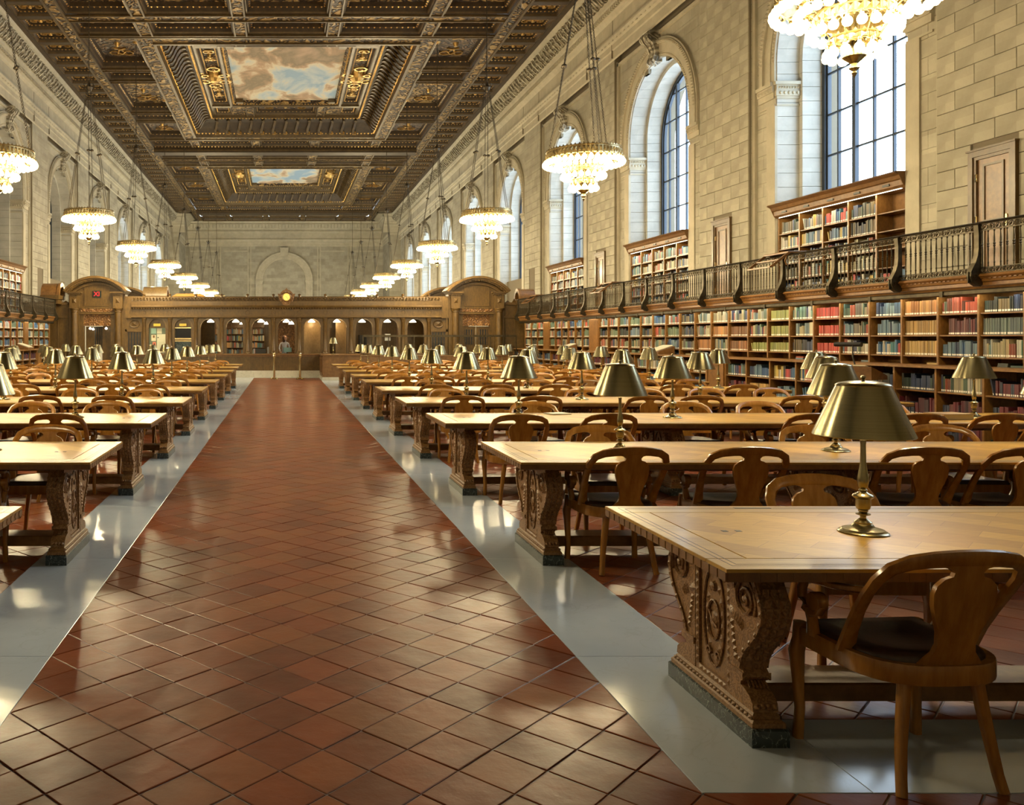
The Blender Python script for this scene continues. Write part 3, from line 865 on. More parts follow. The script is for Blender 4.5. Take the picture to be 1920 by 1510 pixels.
def coffer(x0, x1, y0, y1, z, depth=0.3, m='d', orn=True, bd=True):
    rect_sweep(CW, x0, x1, y0, y1, [(0,z),(0.07,z-0.02),(0.09,z+0.05)])
    rect_sweep(CB, x0, x1, y0, y1, [(0.09,z+0.05),(0.12,z+depth*0.5),(0.2,z+depth*0.55),(0.22,z+depth)])
    panel(CD if m == 'd' else CC, x0+0.2, x1-0.2, y0+0.2, y1-0.2, z+depth)
    if bd: beads(x0+0.16, x1-0.16, y0+0.16, y1-0.16, z+depth*0.55, 0.14 if x1-x0 < 2 else 0.2, 0.035, 0.04)
    if orn: relief((x0+x1)/2, (y0+y1)/2, z+depth, x1-x0-0.4, y1-y0-0.4)
def band(x0, x1, y0, y1, z=ZC, rail=0.07):
    """carved flat band with raised plain rails"""
    panel(CC, x0, x1, y0, y1, z)
    if y1-y0 > x1-x0:
        for a, b in ((x0, x0+rail), (x1-rail, x1)): CW.box(a, b, y0, y1, z-0.06, z+0.02)
    else:
        for a, b in ((y0, y0+rail), (y1-rail, y1)): CW.box(x0, x1, a, b, z-0.06, z+0.02)
YE = 85.4
U1, U2, U3, U4 = 5.85, 7.95, 8.45, 9.80
# outer small coffers
yy = -6.9
while yy < 79.6:
    for sg in (-1, 1):
        x0, x1 = sorted((sg*U3, sg*U4))
        coffer(x0, x1, yy+0.12, yy+1.25, ZC, 0.22, 'd', yy < 62)
        CB.box(x0, x1, yy-0.12+0.0, yy+0.12, ZC-0.01, ZC+0.05)
    yy += 1.37
yend = yy
for sg in (-1, 1):
    x0, x1 = sorted((sg*U4, sg*9.99)); CB.box(x0, x1, -9, 80.0, ZC-0.03, ZC+0.3)
    x0, x1 = sorted((sg*U2, sg*U3)); band(x0, x1, -9, YE, ZC-0.05, 0.08)
    x0, x1 = sorted((sg*U3, sg*U4)); panel(CB, x0, x1, yend-0.12, 80.0, ZC)
    x0, x1 = sorted((sg*U3, sg*8.75)); panel(CB, x0, x1, 80.0, YE, ZC)
mods = [33.4+24.87*k for k in (-1, 0, 1)]
FL = 17.1
for mi_, y0 in enumerate(mods):
    y1 = y0+FL
    fx = U1
    # main frame: carved band, then a deep stepped moulding rising to the inner field
    rect_sweep(CC, -fx, fx, y0, y1, [(0.06,ZC-0.04),(0.62,ZC-0.04)])
    rect_sweep(CW, -fx, fx, y0, y1, [(0,ZC-0.02),(0,ZC-0.10),(0.07,ZC-0.10),(0.07,ZC-0.04)])
    rect_sweep(CW, -fx, fx, y0, y1, [(0.60,ZC-0.04),(0.60,ZC-0.12),(0.72,ZC-0.12),(0.76,ZC+0.10)])
    rect_sweep(CB, -fx, fx, y0, y1, [(0.76,ZC+0.10),(0.86,ZC+0.14),(1.02,ZC+0.34),(1.30,ZC+0.62),(1.60,ZC+0.78),(1.64,ZC+0.80)])
    rect_sweep(CW, -fx, fx, y0, y1, [(1.64,ZC+0.80),(1.66,ZC+0.74),(1.78,ZC+0.74),(1.80,ZC+0.90),(1.92,ZC+0.90)])
    beads(-fx+0.80, fx-0.80, y0+0.80, y1-0.80, ZC+0.12, 0.2, 0.05, 0.07)
    beads(-fx+1.72, fx-1.72, y0+1.72, y1-1.72, ZC+0.74, 0.18, 0.05, 0.06)
    def modillion(mb, px, py, dx, dy):
        pts = []
        for i in range(7):
            f = i/6; w_ = 0.85+0.72*f; zz = ZC+0.16+0.62*f-0.10*math.sin(f*PI*2+0.4)-0.06
            s3 = 0.07*math.sin(f*2*PI)
            pts.append((px+dx*w_+dy*s3, py+dy*w_+dx*s3, zz))
        mb.sweep(pts, 0.10, 0.05, (0,0,1), 0, 4, 1.0, False)
    L_ = FL-1.6*2; n = int(L_/0.52)
    for i in range(n):
        t = y0+1.6+L_*(i+0.5)/n
        modillion(CGM if False else CW, -fx, t, 1, 0); modillion(CW, fx, t, -1, 0)
    L_ = 2*fx-1.6*2; n = int(L_/0.62)
    for i in range(n):
        t = -fx+1.6+L_*(i+0.5)/n
        modillion(CW, t, y0, 0, 1); modillion(CW, t, y1, 0, -1)
        for (yy_, dd) in ((y0+0.9,1),(y1-0.9,-1)):
            CGM.box(t-0.10, t+0.10, yy_-0.06, yy_+0.06, ZC+0.02, ZC+0.18)
    zi = ZC+0.90
    ix = fx-1.92                       # inner field half width 3.93
    ya, yb = y0+1.92, y1-1.92
    px = 2.62; pa, pb = y0+3.95, y1-4.15
    # painting with its own frame
    rect_sweep(CW, -px-0.35, px+0.35, pa-0.35, pb+0.35, [(0,zi),(0,zi-0.08),(0.12,zi-0.08),(0.14,zi+0.02)])
    rect_sweep(CC, -px-0.35, px+0.35, pa-0.35, pb+0.35, [(0.14,zi+0.02),(0.30,zi+0.10),(0.35,zi+0.22)])
    beads(-px-0.14, px+0.14, pa-0.14, pb+0.14, zi+0.03, 0.16, 0.04, 0.05)
    mb = MB()
    mb.box(-px, px, pa, pb, 0.0, 0.03)
    cl = mb.build('painted_panel', make_clouds('painted_cloud_panel_%d' % mi_, (mi_*7.3+1.0, mi_*3.1+0.4, mi_*2.0)), None, (XC, 0, zi+0.20))
    tag(cl, ['painted ceiling panel of clouds directly overhead, out of the far view', 'large painted panel of gold and blue clouds in the nearest gilt ceiling frame', 'smaller-looking painted cloud panel in the farther gilt ceiling frame'][mi_], 'painting', 'cloud paintings in the ceiling')
    # corner blocks biting into the painting
    for sx in (-1,1):
        for yv, sy in ((pa,1),(pb,-1)):
            x0_, x1_ = sorted((sx*px, sx*(px-0.35))); y0_, y1_ = sorted((yv, yv+sy*0.3))
            CW.box(x0_, x1_, y0_, y1_, zi+0.0, zi+0.21)
    # side fields between painting and frame
    for sg in (-1,1):
        a_, b_ = sorted((sg*(px+0.35), sg*ix))
        CW.box(a_, b_, pa-0.45, pa-0.15, zi-0.10, zi+0.02); CW.box(a_, b_, pb+0.15, pb+0.45, zi-0.10, zi+0.02)
        coffer(a_, b_, pa-0.15, pb+0.15, zi, 0.25, 'c', False)
        cxm, cym = (a_+b_)/2, (pa+pb)/2
        CGM.lathe([(0.0,-0.42),(0.2,-0.38),(0.36,-0.24),(0.44,-0.08),(0.5,0.1)], 12, (cxm, cym, zi+0.2))
        for s2 in (-1,1):
            spiral(cxm+s2*0.45, cym-0.5, zi+0.05, 0.34, s2, -PI/2, 1.5, 0.08); spiral(cxm+s2*0.45, cym+0.5, zi+0.05, 0.34, -s2, PI/2, 1.5, 0.08)
            spiral(cxm, cym+s2*1.3, zi+0.1, 0.4, s2, PI/2, 1.5, 0.07)
            relief(cxm, cym+s2*2.9, zi+0.22, 0.8, 1.9)
        # corner fields
        for (q0, q1) in ((ya, pa-0.45), (pb+0.45, yb)):
            coffer(a_, b_, q0, q1, zi, 0.2, 'd', False)
    for (q0, q1) in ((ya, pa-0.35), (pb+0.35, yb)):
        coffer(-px+0.9, px-0.9, q0, q1, zi, 0.25, 'd', True)
        for sg in (-1,1):
            a_, b_ = sorted((sg*(px-0.9), sg*(px-0.45))); band(a_, b_, q0, q1, zi-0.05, 0.06)
            a_, b_ = sorted((sg*(px-0.45), sg*(px+0.35))); panel(CC, a_, b_, q0, q1, zi)
    # fields beside the frame
    seq = [('b',3.7),('n',1.15),('b',1.5),('n',0.0),('b',4.6),('n',1.15),('b',3.7)]
    segs = [(y0,y0+3.9,1),(y0+3.9,y0+4.25,0),(y0+4.25,y0+5.6,2),(y0+5.6,y0+5.95,0),(y0+5.95,y0+11.15,1),(y0+11.15,y0+11.5,0),(y0+11.5,y0+12.85,2),(y0+12.85,y0+13.2,0),(y0+13.2,y1,1)]
    for sg in (-1,1):
        a_, b_ = sorted((sg*U1, sg*U2))
        for (s0, s1, kd) in segs:
            if kd == 0: band(a_, b_, s0, s1, ZC-0.03, 0.06)
            elif kd == 1:
                coffer(a_, b_, s0, s1, ZC, 0.4, 'c' if s1-s0 > 5 else 'd', True)
            else: coffer(a_, b_, s0, s1, ZC, 0.35, 'd', False)
    # zone beyond the frame
    z0_, z1_ = y1, (mods[mi_+1] if mi_ < 2 else YE)
    f = (z1_-z0_)/7.8
    yA, yB_, yC_, yD = z0_+2.0*f, z0_+2.9*f, z0_+5.6*f, z1_
    for (q0, q1, mm) in ((z0_+0.25, yA, 'd'), (yB_+0.25, yC_-0.1, 'c'), (yC_+0.5, yD-0.25, 'd')):
        for (a_, b_) in ((-U2,-5.6),(-5.1,-2.0),(-1.5,1.5),(2.0,5.1),(5.6,U2)):
            coffer(a_, b_, q0, q1, ZC, 0.35, mm, True)
        for (a_, b_) in ((-5.6,-5.1),(-2.0,-1.5),(1.5,2.0),(5.1,5.6)): band(a_, b_, q0, q1, ZC-0.04, 0.06)
    for (q0, q1) in ((z0_, z0_+0.25), (yB_-0.0, yB_+0.25), (yC_-0.1, yC_+0.5), (yD-0.25, yD)): band(-U2, U2, q0, q1, ZC-0.04, 0.06)
    CB.box(-U2, U2, yA, yB_, ZC-0.38, ZC+0.05)
    CW.box(-U2, U2, yA-0.05, yA, ZC-0.30, ZC-0.2); beads(-U2, U2, yA-0.1, yA-0.1, ZC-0.05, 0.2, 0.05, 0.05, 'x')
# behind the first module
panel(CB, -U2, U2, -9, mods[0], ZC)
CB.box(-8.75, 8.75, YE-0.15, YE, ZC-0.05, ZC+0.3)
lid = MB(); lid.box(-12.4, 12.4, -9.4, 88, 14.75, 15.0)  # unseen lid above the coffers, added to stop light from above
ceiling = tag(lid.build('ceiling', ceil_brown, None, (XC,0,0)), kind='structure')
for nm, mb, mt, stf in (('ceiling_beams', CB, ceil_brown, 0), ('carved_panels', CC, ceil_carved, 0), ('coffer_panels', CD, ceil_dark, 0), ('ceiling_mouldings', CW, ceil_band, 1), ('gilt_ornament', CGM, gilt, 1)):
    tag(mb.build(nm, mt, ceiling), kind='stuff')
# soffit that closes the gap between the cornice and the wooden ceiling at the corner piers
cp = MB()
for sg in (-1,1):
    x0, x1 = sorted((sg*8.7, sg*12)); cp.box(x0, x1, 80.0, YB, ZC+0.02, ZC+0.3)
    x0, x1 = sorted((sg*9.9, sg*12.2)); cp.box(x0, x1, -9, YB, ZC+0.03, ZC+0.3)
cp.box(-9, 9, YE, YB+0.3, ZC+0.02, ZC+0.3)
cp.build('plaster_soffit', stone_mold, ceiling)
# courtyard building added close and tall to keep daylight out of nearer left windows
ob = MB(); ob.box(-22, -15, -15, 54, -6, 24)
tag(ob.build('exterior_wall', plain('courtyard_wall', (0.05,0.05,0.05), 0.9)), kind='structure')
# ================================================================== READING TABLES
TABLE_Y = [3.75+2.72*i for i in range(10)]
TL, TWD = 6.63, 1.19                       # length, width
def trestle_meshes():
    bx = MB()                              # plinth of dark marble
    bx.cham(-0.074, 0.074, -0.368, 0.368, 0.0, 0.072, 0.006, 2, 1)
    plinth = bx.mesh('plinth', [marble_dark])
    b = MB()
    b.cham(-0.066, 0.066, -0.355, 0.355, 0.072, 0.100, 0.010, 2, 1)
    b.cham(-0.054, 0.054, -0.335, 0.335, 0.100, 0.125, 0.012, 2, 1)
    b.box(-0.036, 0.036, -0.152, 0.152, 0.12, 0.70)
    b.box(-0.05, 0.05, -0.36, 0.36, 0.672, 0.706)
    for sx in (-1, 1):
        x0, x1 = sorted((sx*0.036, sx*0.047))
        for (y0, y1, z0, z1) in ((-0.152,-0.122,0.125,0.672),(0.122,0.152,0.125,0.672),(-0.122,0.122,0.125,0.155),(-0.122,0.122,0.640,0.672)):
            b.box(x0, x1, y0, y1, z0, z1)
        # rope of carved knots round the frame
        for i in range(15):
            z = 0.15+0.51*(i+0.5)/15
            for yy in (-0.137, 0.137): b.pyr((sx*0.047, yy, z), (0,0.012,0), (0,0,0.017), (sx*0.006,0,0))
        for i in range(7):
            yy = -0.12+0.24*(i+0.5)/7
            for z in (0.140, 0.656): b.pyr((sx*0.047, yy, z), (0,0.017,0), (0,0,0.011), (sx*0.006,0,0))
        for i in range(22):
            yy = -0.34+0.68*(i+0.5)/22
            b.pyr((sx*0.060, yy, 0.104), (0,0.011,0), (0,0,0.008), (sx*0.008,0,0))
    body = b.mesh('trestle', [carved_flat])
    m = MB()                               # oval medallion in relief, both faces
    for sx in (-1, 1):
        pts = [(sx*0.040, 0.088*math.cos(t), 0.400+0.215*math.sin(t)) for t in [2*PI*i/28 for i in range(28)]]
        m.sweep(pts, 0.006, 0.006, (1,0,0), 0, 5, 1, False, True)
        pts = [(sx*0.040, 0.050*math.cos(t), 0.385+0.085*math.sin(t)) for t in [2*PI*i/18 for i in range(18)]]
        m.sweep(pts, 0.005, 0.007, (1,0,0), 0, 5, 1, False, True)
        m.lathe([(0.0,0.018*sx),(0.018,0.012*sx),(0.024,0.0)], 8, (sx*0.036,0,0.53), 0, 0)
        m.lathe([(0.0,0.014*sx),(0.03,0.008*sx),(0.04,0.0)], 8, (sx*0.036,0,0.385), 0, 0)
        m.sweep([(sx*0.043,-0.035,0.36),(sx*0.046,0.0,0.385),(sx*0.043,0.035,0.42)], 0.006, 0.005, (1,0,0), 0, 4)
        for k in range(7):
            for s2 in (-1,1):
                t = k/6; yy = s2*(0.022+0.045*math.sin(t*PI*0.9)); z = 0.22+0.30*t
                m.pyr((sx*0.036, yy, z), (0,0.012,0.006), (0,-0.005,0.016), (sx*0.007,0,0))
        for s2 in (-1,1):
            sp = [(sx*0.042, s2*(0.035+0.024*(1-f)*math.cos(f*7)), 0.24+0.024*(1-f)*math.sin(f*7)) for f in [i/9 for i in range(10)]]
            m.sweep(sp, 0.005, 0.006, (1,0,0), 0, 4)
    med = m.mesh('medallion', [carved_oak])
    # console: an S-scrolled bracket with a paw foot; t runs out from the panel
    C0 = [(0.150,0.672),(0.335,0.672),(0.352,0.650),(0.372,0.618),(0.400,0.575),(0.408,0.530),(0.398,0.485),(0.372,0.440),(0.330,0.395),(0.285,0.350),(0.256,0.305),(0.248,0.268),
          (0.262,0.256),(0.268,0.240),(0.258,0.224),(0.240,0.216),(0.236,0.200),(0.262,0.196),(0.300,0.180),(0.325,0.158),(0.330,0.125),(0.150,0.125)]
    c = MB(); c.prism(C0, 0, -0.050, 0.050)
    inner = [(max(0.152, y-0.022), z) for y, z in C0[2:11]]
    for sx in (-1, 1):                     # raised border strip following the scroll
        for k in range(2, 11):
            (y0, z0), (y1, z1) = C0[k], C0[k+1]
            a = (max(0.16,y0-0.026), z0-0.006); d = (max(0.16,y1-0.026), z1-0.006)
            P = [(y0-0.003,z0),(y1-0.003,z1),d,a]
            c.prism(P if sx > 0 else P[::-1], 0, min(sx*0.05, sx*0.059), max(sx*0.05, sx*0.059))
            c.pyr((sx*0.059, (y0+a[0])/2, (z0+a[1])/2), (0,0.007,0), (0,0,0.012), (sx*0.006,0,0))
        n = 26; pts = []
        for i in range(n):                 # volute
            f = i/(n-1); r = 0.078*(1-f)**0.9+0.008; a = -0.6+f*4.6*PI
            pts.append((sx*0.055, 0.285+r*math.cos(a)*0.98, 0.560+r*math.sin(a)))
        c.sweep(pts, 0.0065, 0.010, (1,0,0), 0, 5, 1, True)
        c.lathe([(0.0,sx*0.018),(0.012,sx*0.014),(0.016,0.0)], 8, (sx*0.05,0.285,0.560), 0, 0)
        x0, x1 = sorted((sx*0.05, sx*0.066)); c.box(x0, x1, 0.150, 0.215, 0.585, 0.610)
        for k in range(6):                 # leaf spray under the volute
            f = k/5
            c.pyr((sx*0.05, 0.175+0.075*f, 0.475-0.03*f), (0,0.010,0.012), (0,-0.018*(1-f)-0.006,0.016), (sx*0.012,0,0))
            c.pyr((sx*0.05, 0.172+0.03*f, 0.43-0.13*f), (0,0.012,0), (0,0,0.014), (sx*0.010,0,0))
        c.box(min(sx*0.05,sx*0.058), max(sx*0.05,sx*0.058), 0.15, 0.266, 0.226, 0.256)
    for k in range(9):                     # overlapping leaves down the outer face
        f = (k+0.5)/9; idx = 3+f*7; i0 = int(idx); g = idx-i0
        y = C0[i0][0]*(1-g)+C0[i0+1][0]*g; z = C0[i0][1]*(1-g)+C0[i0+1][1]*g
        for xx in (-0.028, 0.0, 0.028): c.pyr((xx, y-0.003, z), (0.013,0,0), (0,0.006,0.024), (0,0.016,-0.006))
    for xx in (-0.034,-0.012,0.012,0.034): # toes of the paw
        c.lathe([(0.0,-0.014),(0.013,-0.004),(0.013,0.008),(0.0,0.020)], 6, (xx, 0.325, 0.145), 0, 1)
    # a tuft over the paw
    for k in range(6):
        c.sweep([(-0.03+0.012*k,0.24,0.215),(-0.032+0.013*k,0.262,0.222),(-0.034+0.014*k,0.285,0.205)], 0.004, 0.004, (0,0,1), 0, 4)
    con = c.mesh('console', [carved_oak], 45)
    return plinth, body, med, con
carved_flat = make_carved('lightly_carved_oak', (0.17,0.088,0.030), (0.27,0.148,0.056), 60.0, 0.10, 0.002, 0.42)
PLINTH, BODY, MEDAL, CONSOLE = trestle_meshes()
def make_table():
    r = empty('reading_table')
    hx, hy = TL/2, TWD/2
    t = MB()
    t.cham(-hx+0.16, hx-0.16, -hy+0.16, hy-0.16, 0.735, 0.760, 0.0005, 2, 1, 0)
    for (x0, x1, y0, y1) in ((-hx,hx,-hy,-hy+0.155),(-hx,hx,hy-0.155,hy),(-hx,-hx+0.155,-hy+0.158,hy-0.158),(hx-0.155,hx,-hy+0.158,hy-0.158)):
        t.cham(x0, x1, y0, y1, 0.747, 0.760, 0.002, 2, 1, 1)
    for d in (0.045, 0.070):               # inlaid lines
        for (x0, x1, y0, y1) in ((-hx+d,hx-d,-hy+d,-hy+d+0.003),(-hx+d,hx-d,hy-d-0.003,hy-d),(-hx+d,-hx+d+0.003,-hy+d,hy-d),(hx-d-0.003,hx-d,-hy+d,hy-d)):
            t.box(x0, x1, y0, y1, 0.755, 0.7606, 2)
    t.box(-hx+0.1, hx-0.1, -hy+0.1, hy-0.1, 0.712, 0.738, 3)
    put('tabletop', t.mesh('tabletop', [parquet, oak_border, black, oak_frame]), r)
    e = MB()                               # carved edge
    e.ext([(-hy+0.035,0.704),(-hy+0.020,0.707),(-hy+0.004,0.716),(-hy+0.002,0.718)], 0, -hx, hx); e.ext([(hy-0.002,0.718),(hy-0.004,0.716),(hy-0.020,0.707),(hy-0.035,0.704)], 0, -hx, hx)
    e.box(-hx+0.001, hx-0.001, -hy+0.0022, hy-0.0022, 0.712, 0.7475)
    n = int(TL/0.060)
    for i in range(n):
        x = -hx+TL*(i+0.5)/n
        for sg in (-1,1):
            e.prism([(x-0.026,0.714),(x+0.016,0.714),(x+0.026,0.730),(x+0.016,0.745),(x-0.026,0.745)], 1, *sorted((sg*(hy-0.006), sg*(hy-0.0005))))
    n = int(TWD/0.060)
    for i in range(n):
        y = -hy+TWD*(i+0.5)/n
        for sg in (-1,1):
            e.prism([(y-0.026,0.714),(y+0.016,0.714),(y+0.026,0.730),(y+0.016,0.745),(y-0.026,0.745)], 0, *sorted((sg*(hx-0.004), sg*(hx+0.0015))))
    put('carved_edge', e.mesh('carved_edge', [oak_frame]), r)
    a = MB()
    for sg in (-1,1):
        y0, y1 = sorted((sg*0.26, sg*0.285)); a.box(-hx+0.30, hx-0.30, y0, y1, 0.655, 0.712)
    put('apron', a.mesh('apron', [oak_frame]), r)
    s = MB(); s.cham(-hx+0.28, hx-0.28, -0.105, 0.105, 0.075, 0.150, 0.008, 2, 1)
    put('stretcher', s.mesh('stretcher', [oak_frame]), r)
    for x in (-hx+0.29, -hx+2.405, hx-2.405, hx-0.29):
        tr = put('trestle', BODY, r, (x,0,0))
        put('plinth', PLINTH, tr); put('medallion', MEDAL, tr); put('console', CONSOLE, tr, None, PI); put('console', CONSOLE, tr)
    for (x0, x1, y0, y1) in ((-hx+0.30,-hx+0.324,0.02,0.044),(-hx+0.36,-hx+0.384,0.02,0.044),(-hx+0.62,-hx+0.80,hy-0.06,hy-0.04)):
        sk = MB(); sk.cham(x0, x1, y0, y1, 0.757, 0.7612, 0.0005, 2, 1)
        put('inset_socket', sk.mesh('inset_socket', [black]), r)
    return r
RT = ['nearest', 'second nearest', 'third nearest', 'fourth nearest', 'fifth nearest', 'sixth nearest', 'seventh nearest', 'eighth nearest', 'ninth nearest', 'farthest']
TX = {1: 1.615+TL/2, -1: -(1.615-2*XC)-TL/2}
tbl0 = make_table(); tables = {}
for side in (1, -1):
    for i, y in enumerate(TABLE_Y):
        t = tbl0 if (side == 1 and i == 0) else copy_tree(tbl0)
        t.location = (TX[side], y, 0)
        if side < 0: t.rotation_euler.z = PI
        sd = 'right' if side > 0 else 'left'
        tag(t, 'long carved oak reading table, %s one on the %s of the tiled aisle' % (RT[i], sd), 'table', 'oak reading tables')
        tables[(side, i)] = t

# ================================================================== TABLE LAMPS
def make_lamp():
    r = empty('table_lamp')
    b = MB(); b.lathe([(0.0,0.0),(0.094,0.0),(0.096,0.004),(0.090,0.009),(0.084,0.010),(0.080,0.016),(0.070,0.019),(0.058,0.022),(0.044,0.027),(0.038,0.036),(0.033,0.040),(0.034,0.046),(0.024,0.054),(0.015,0.062),(0.0,0.063)], 40)
    put('base', b.mesh('base', [brass], 35), r)
    s = MB(); s.lathe([(0.012,0.060),(0.012,0.072),(0.028,0.078),(0.028,0.082),(0.014,0.087),(0.019,0.092),(0.019,0.098),(0.026,0.104),(0.029,0.118),(0.029,0.146),(0.038,0.152),(0.041,0.158),(0.037,0.164),(0.022,0.171),(0.013,0.178),(0.017,0.184),(0.011,0.190),
        (0.018,0.200),(0.022,0.220),(0.021,0.240),(0.015,0.275),(0.0115,0.305),(0.0105,0.380),(0.013,0.400),(0.0,0.402)], 28)
    put('stem', s.mesh('stem', [brass], 35), r)
    h = MB()
    h.lathe([(0.190,0.418),(0.1915,0.420),(0.191,0.424),(0.1035,0.634),(0.1055,0.637),(0.104,0.640),(0.090,0.648),(0.05,0.655),(0.0,0.657)], 64, m=0)
    h.lathe([(0.189,0.4185),(0.188,0.424),(0.101,0.633),(0.0,0.648)], 64, m=1)
    put('lamp_shade', h.mesh('lamp_shade', [brass_shade, shade_in], 35), r)
    k = MB(); k.lathe([(0.006,0.65),(0.006,0.664),(0.011,0.670),(0.009,0.678),(0.0,0.681)], 12)
    put('finial', k.mesh('finial', [brass], 50), r)
    u = MB(); u.lathe([(0.0,0.455),(0.018,0.462),(0.026,0.480),(0.022,0.500),(0.012,0.515),(0.012,0.53),(0.0,0.53)], 12)
    put('bulb', u.mesh('bulb', [lampbulb_m], 60), r)
    return r
shade_in = plain('shade_inside_white', (0.75,0.70,0.55), 0.5)
lamp_light = bpy.data.lights.new('lamp_light', 'POINT'); lamp_light.energy = LAMP_W; lamp_light.color = (1.0,0.80,0.45); lamp_light.shadow_soft_size = 0.035
lamp0 = make_lamp()
LX = [2.51, 4.13, 5.74, 7.35]
def add_lamp(x, y, z, rz, label, group):
    global lamp_used
    o = lamp0 if not lamp_used else copy_tree(lamp0)
    lamp_used = True
    o.location = (x, y, z); o.rotation_euler.z = rz
    tag(o, label, 'lamp', group)
    lo = bpy.data.objects.new('lamp_light', lamp_light); COL.objects.link(lo); lo.parent = o; lo.location = (0,0,0.48)
    return o
lamp_used = False
ALONG = ['next to the aisle', 'second from the aisle', 'third from the aisle', 'fourth from the aisle']
for side in (1, -1):
    for i, y in enumerate(TABLE_Y):
        for k, lx in enumerate(LX):
            jx = R.uniform(-0.03, 0.03) if i > 2 else 0; jy = R.uniform(-0.03, 0.03) if i else 0
            x = lx+jx if side > 0 else 2*XC-lx+jx
            sd = 'right' if side > 0 else 'left'
            add_lamp(x, y+jy, 0.7612, R.uniform(0, 6.28) if i else 0.4,
                     'brass-shaded lamp on the %s table %s of the aisle, %s' % (RT[i], sd, ALONG[k]), 'brass lamps along the reading tables')

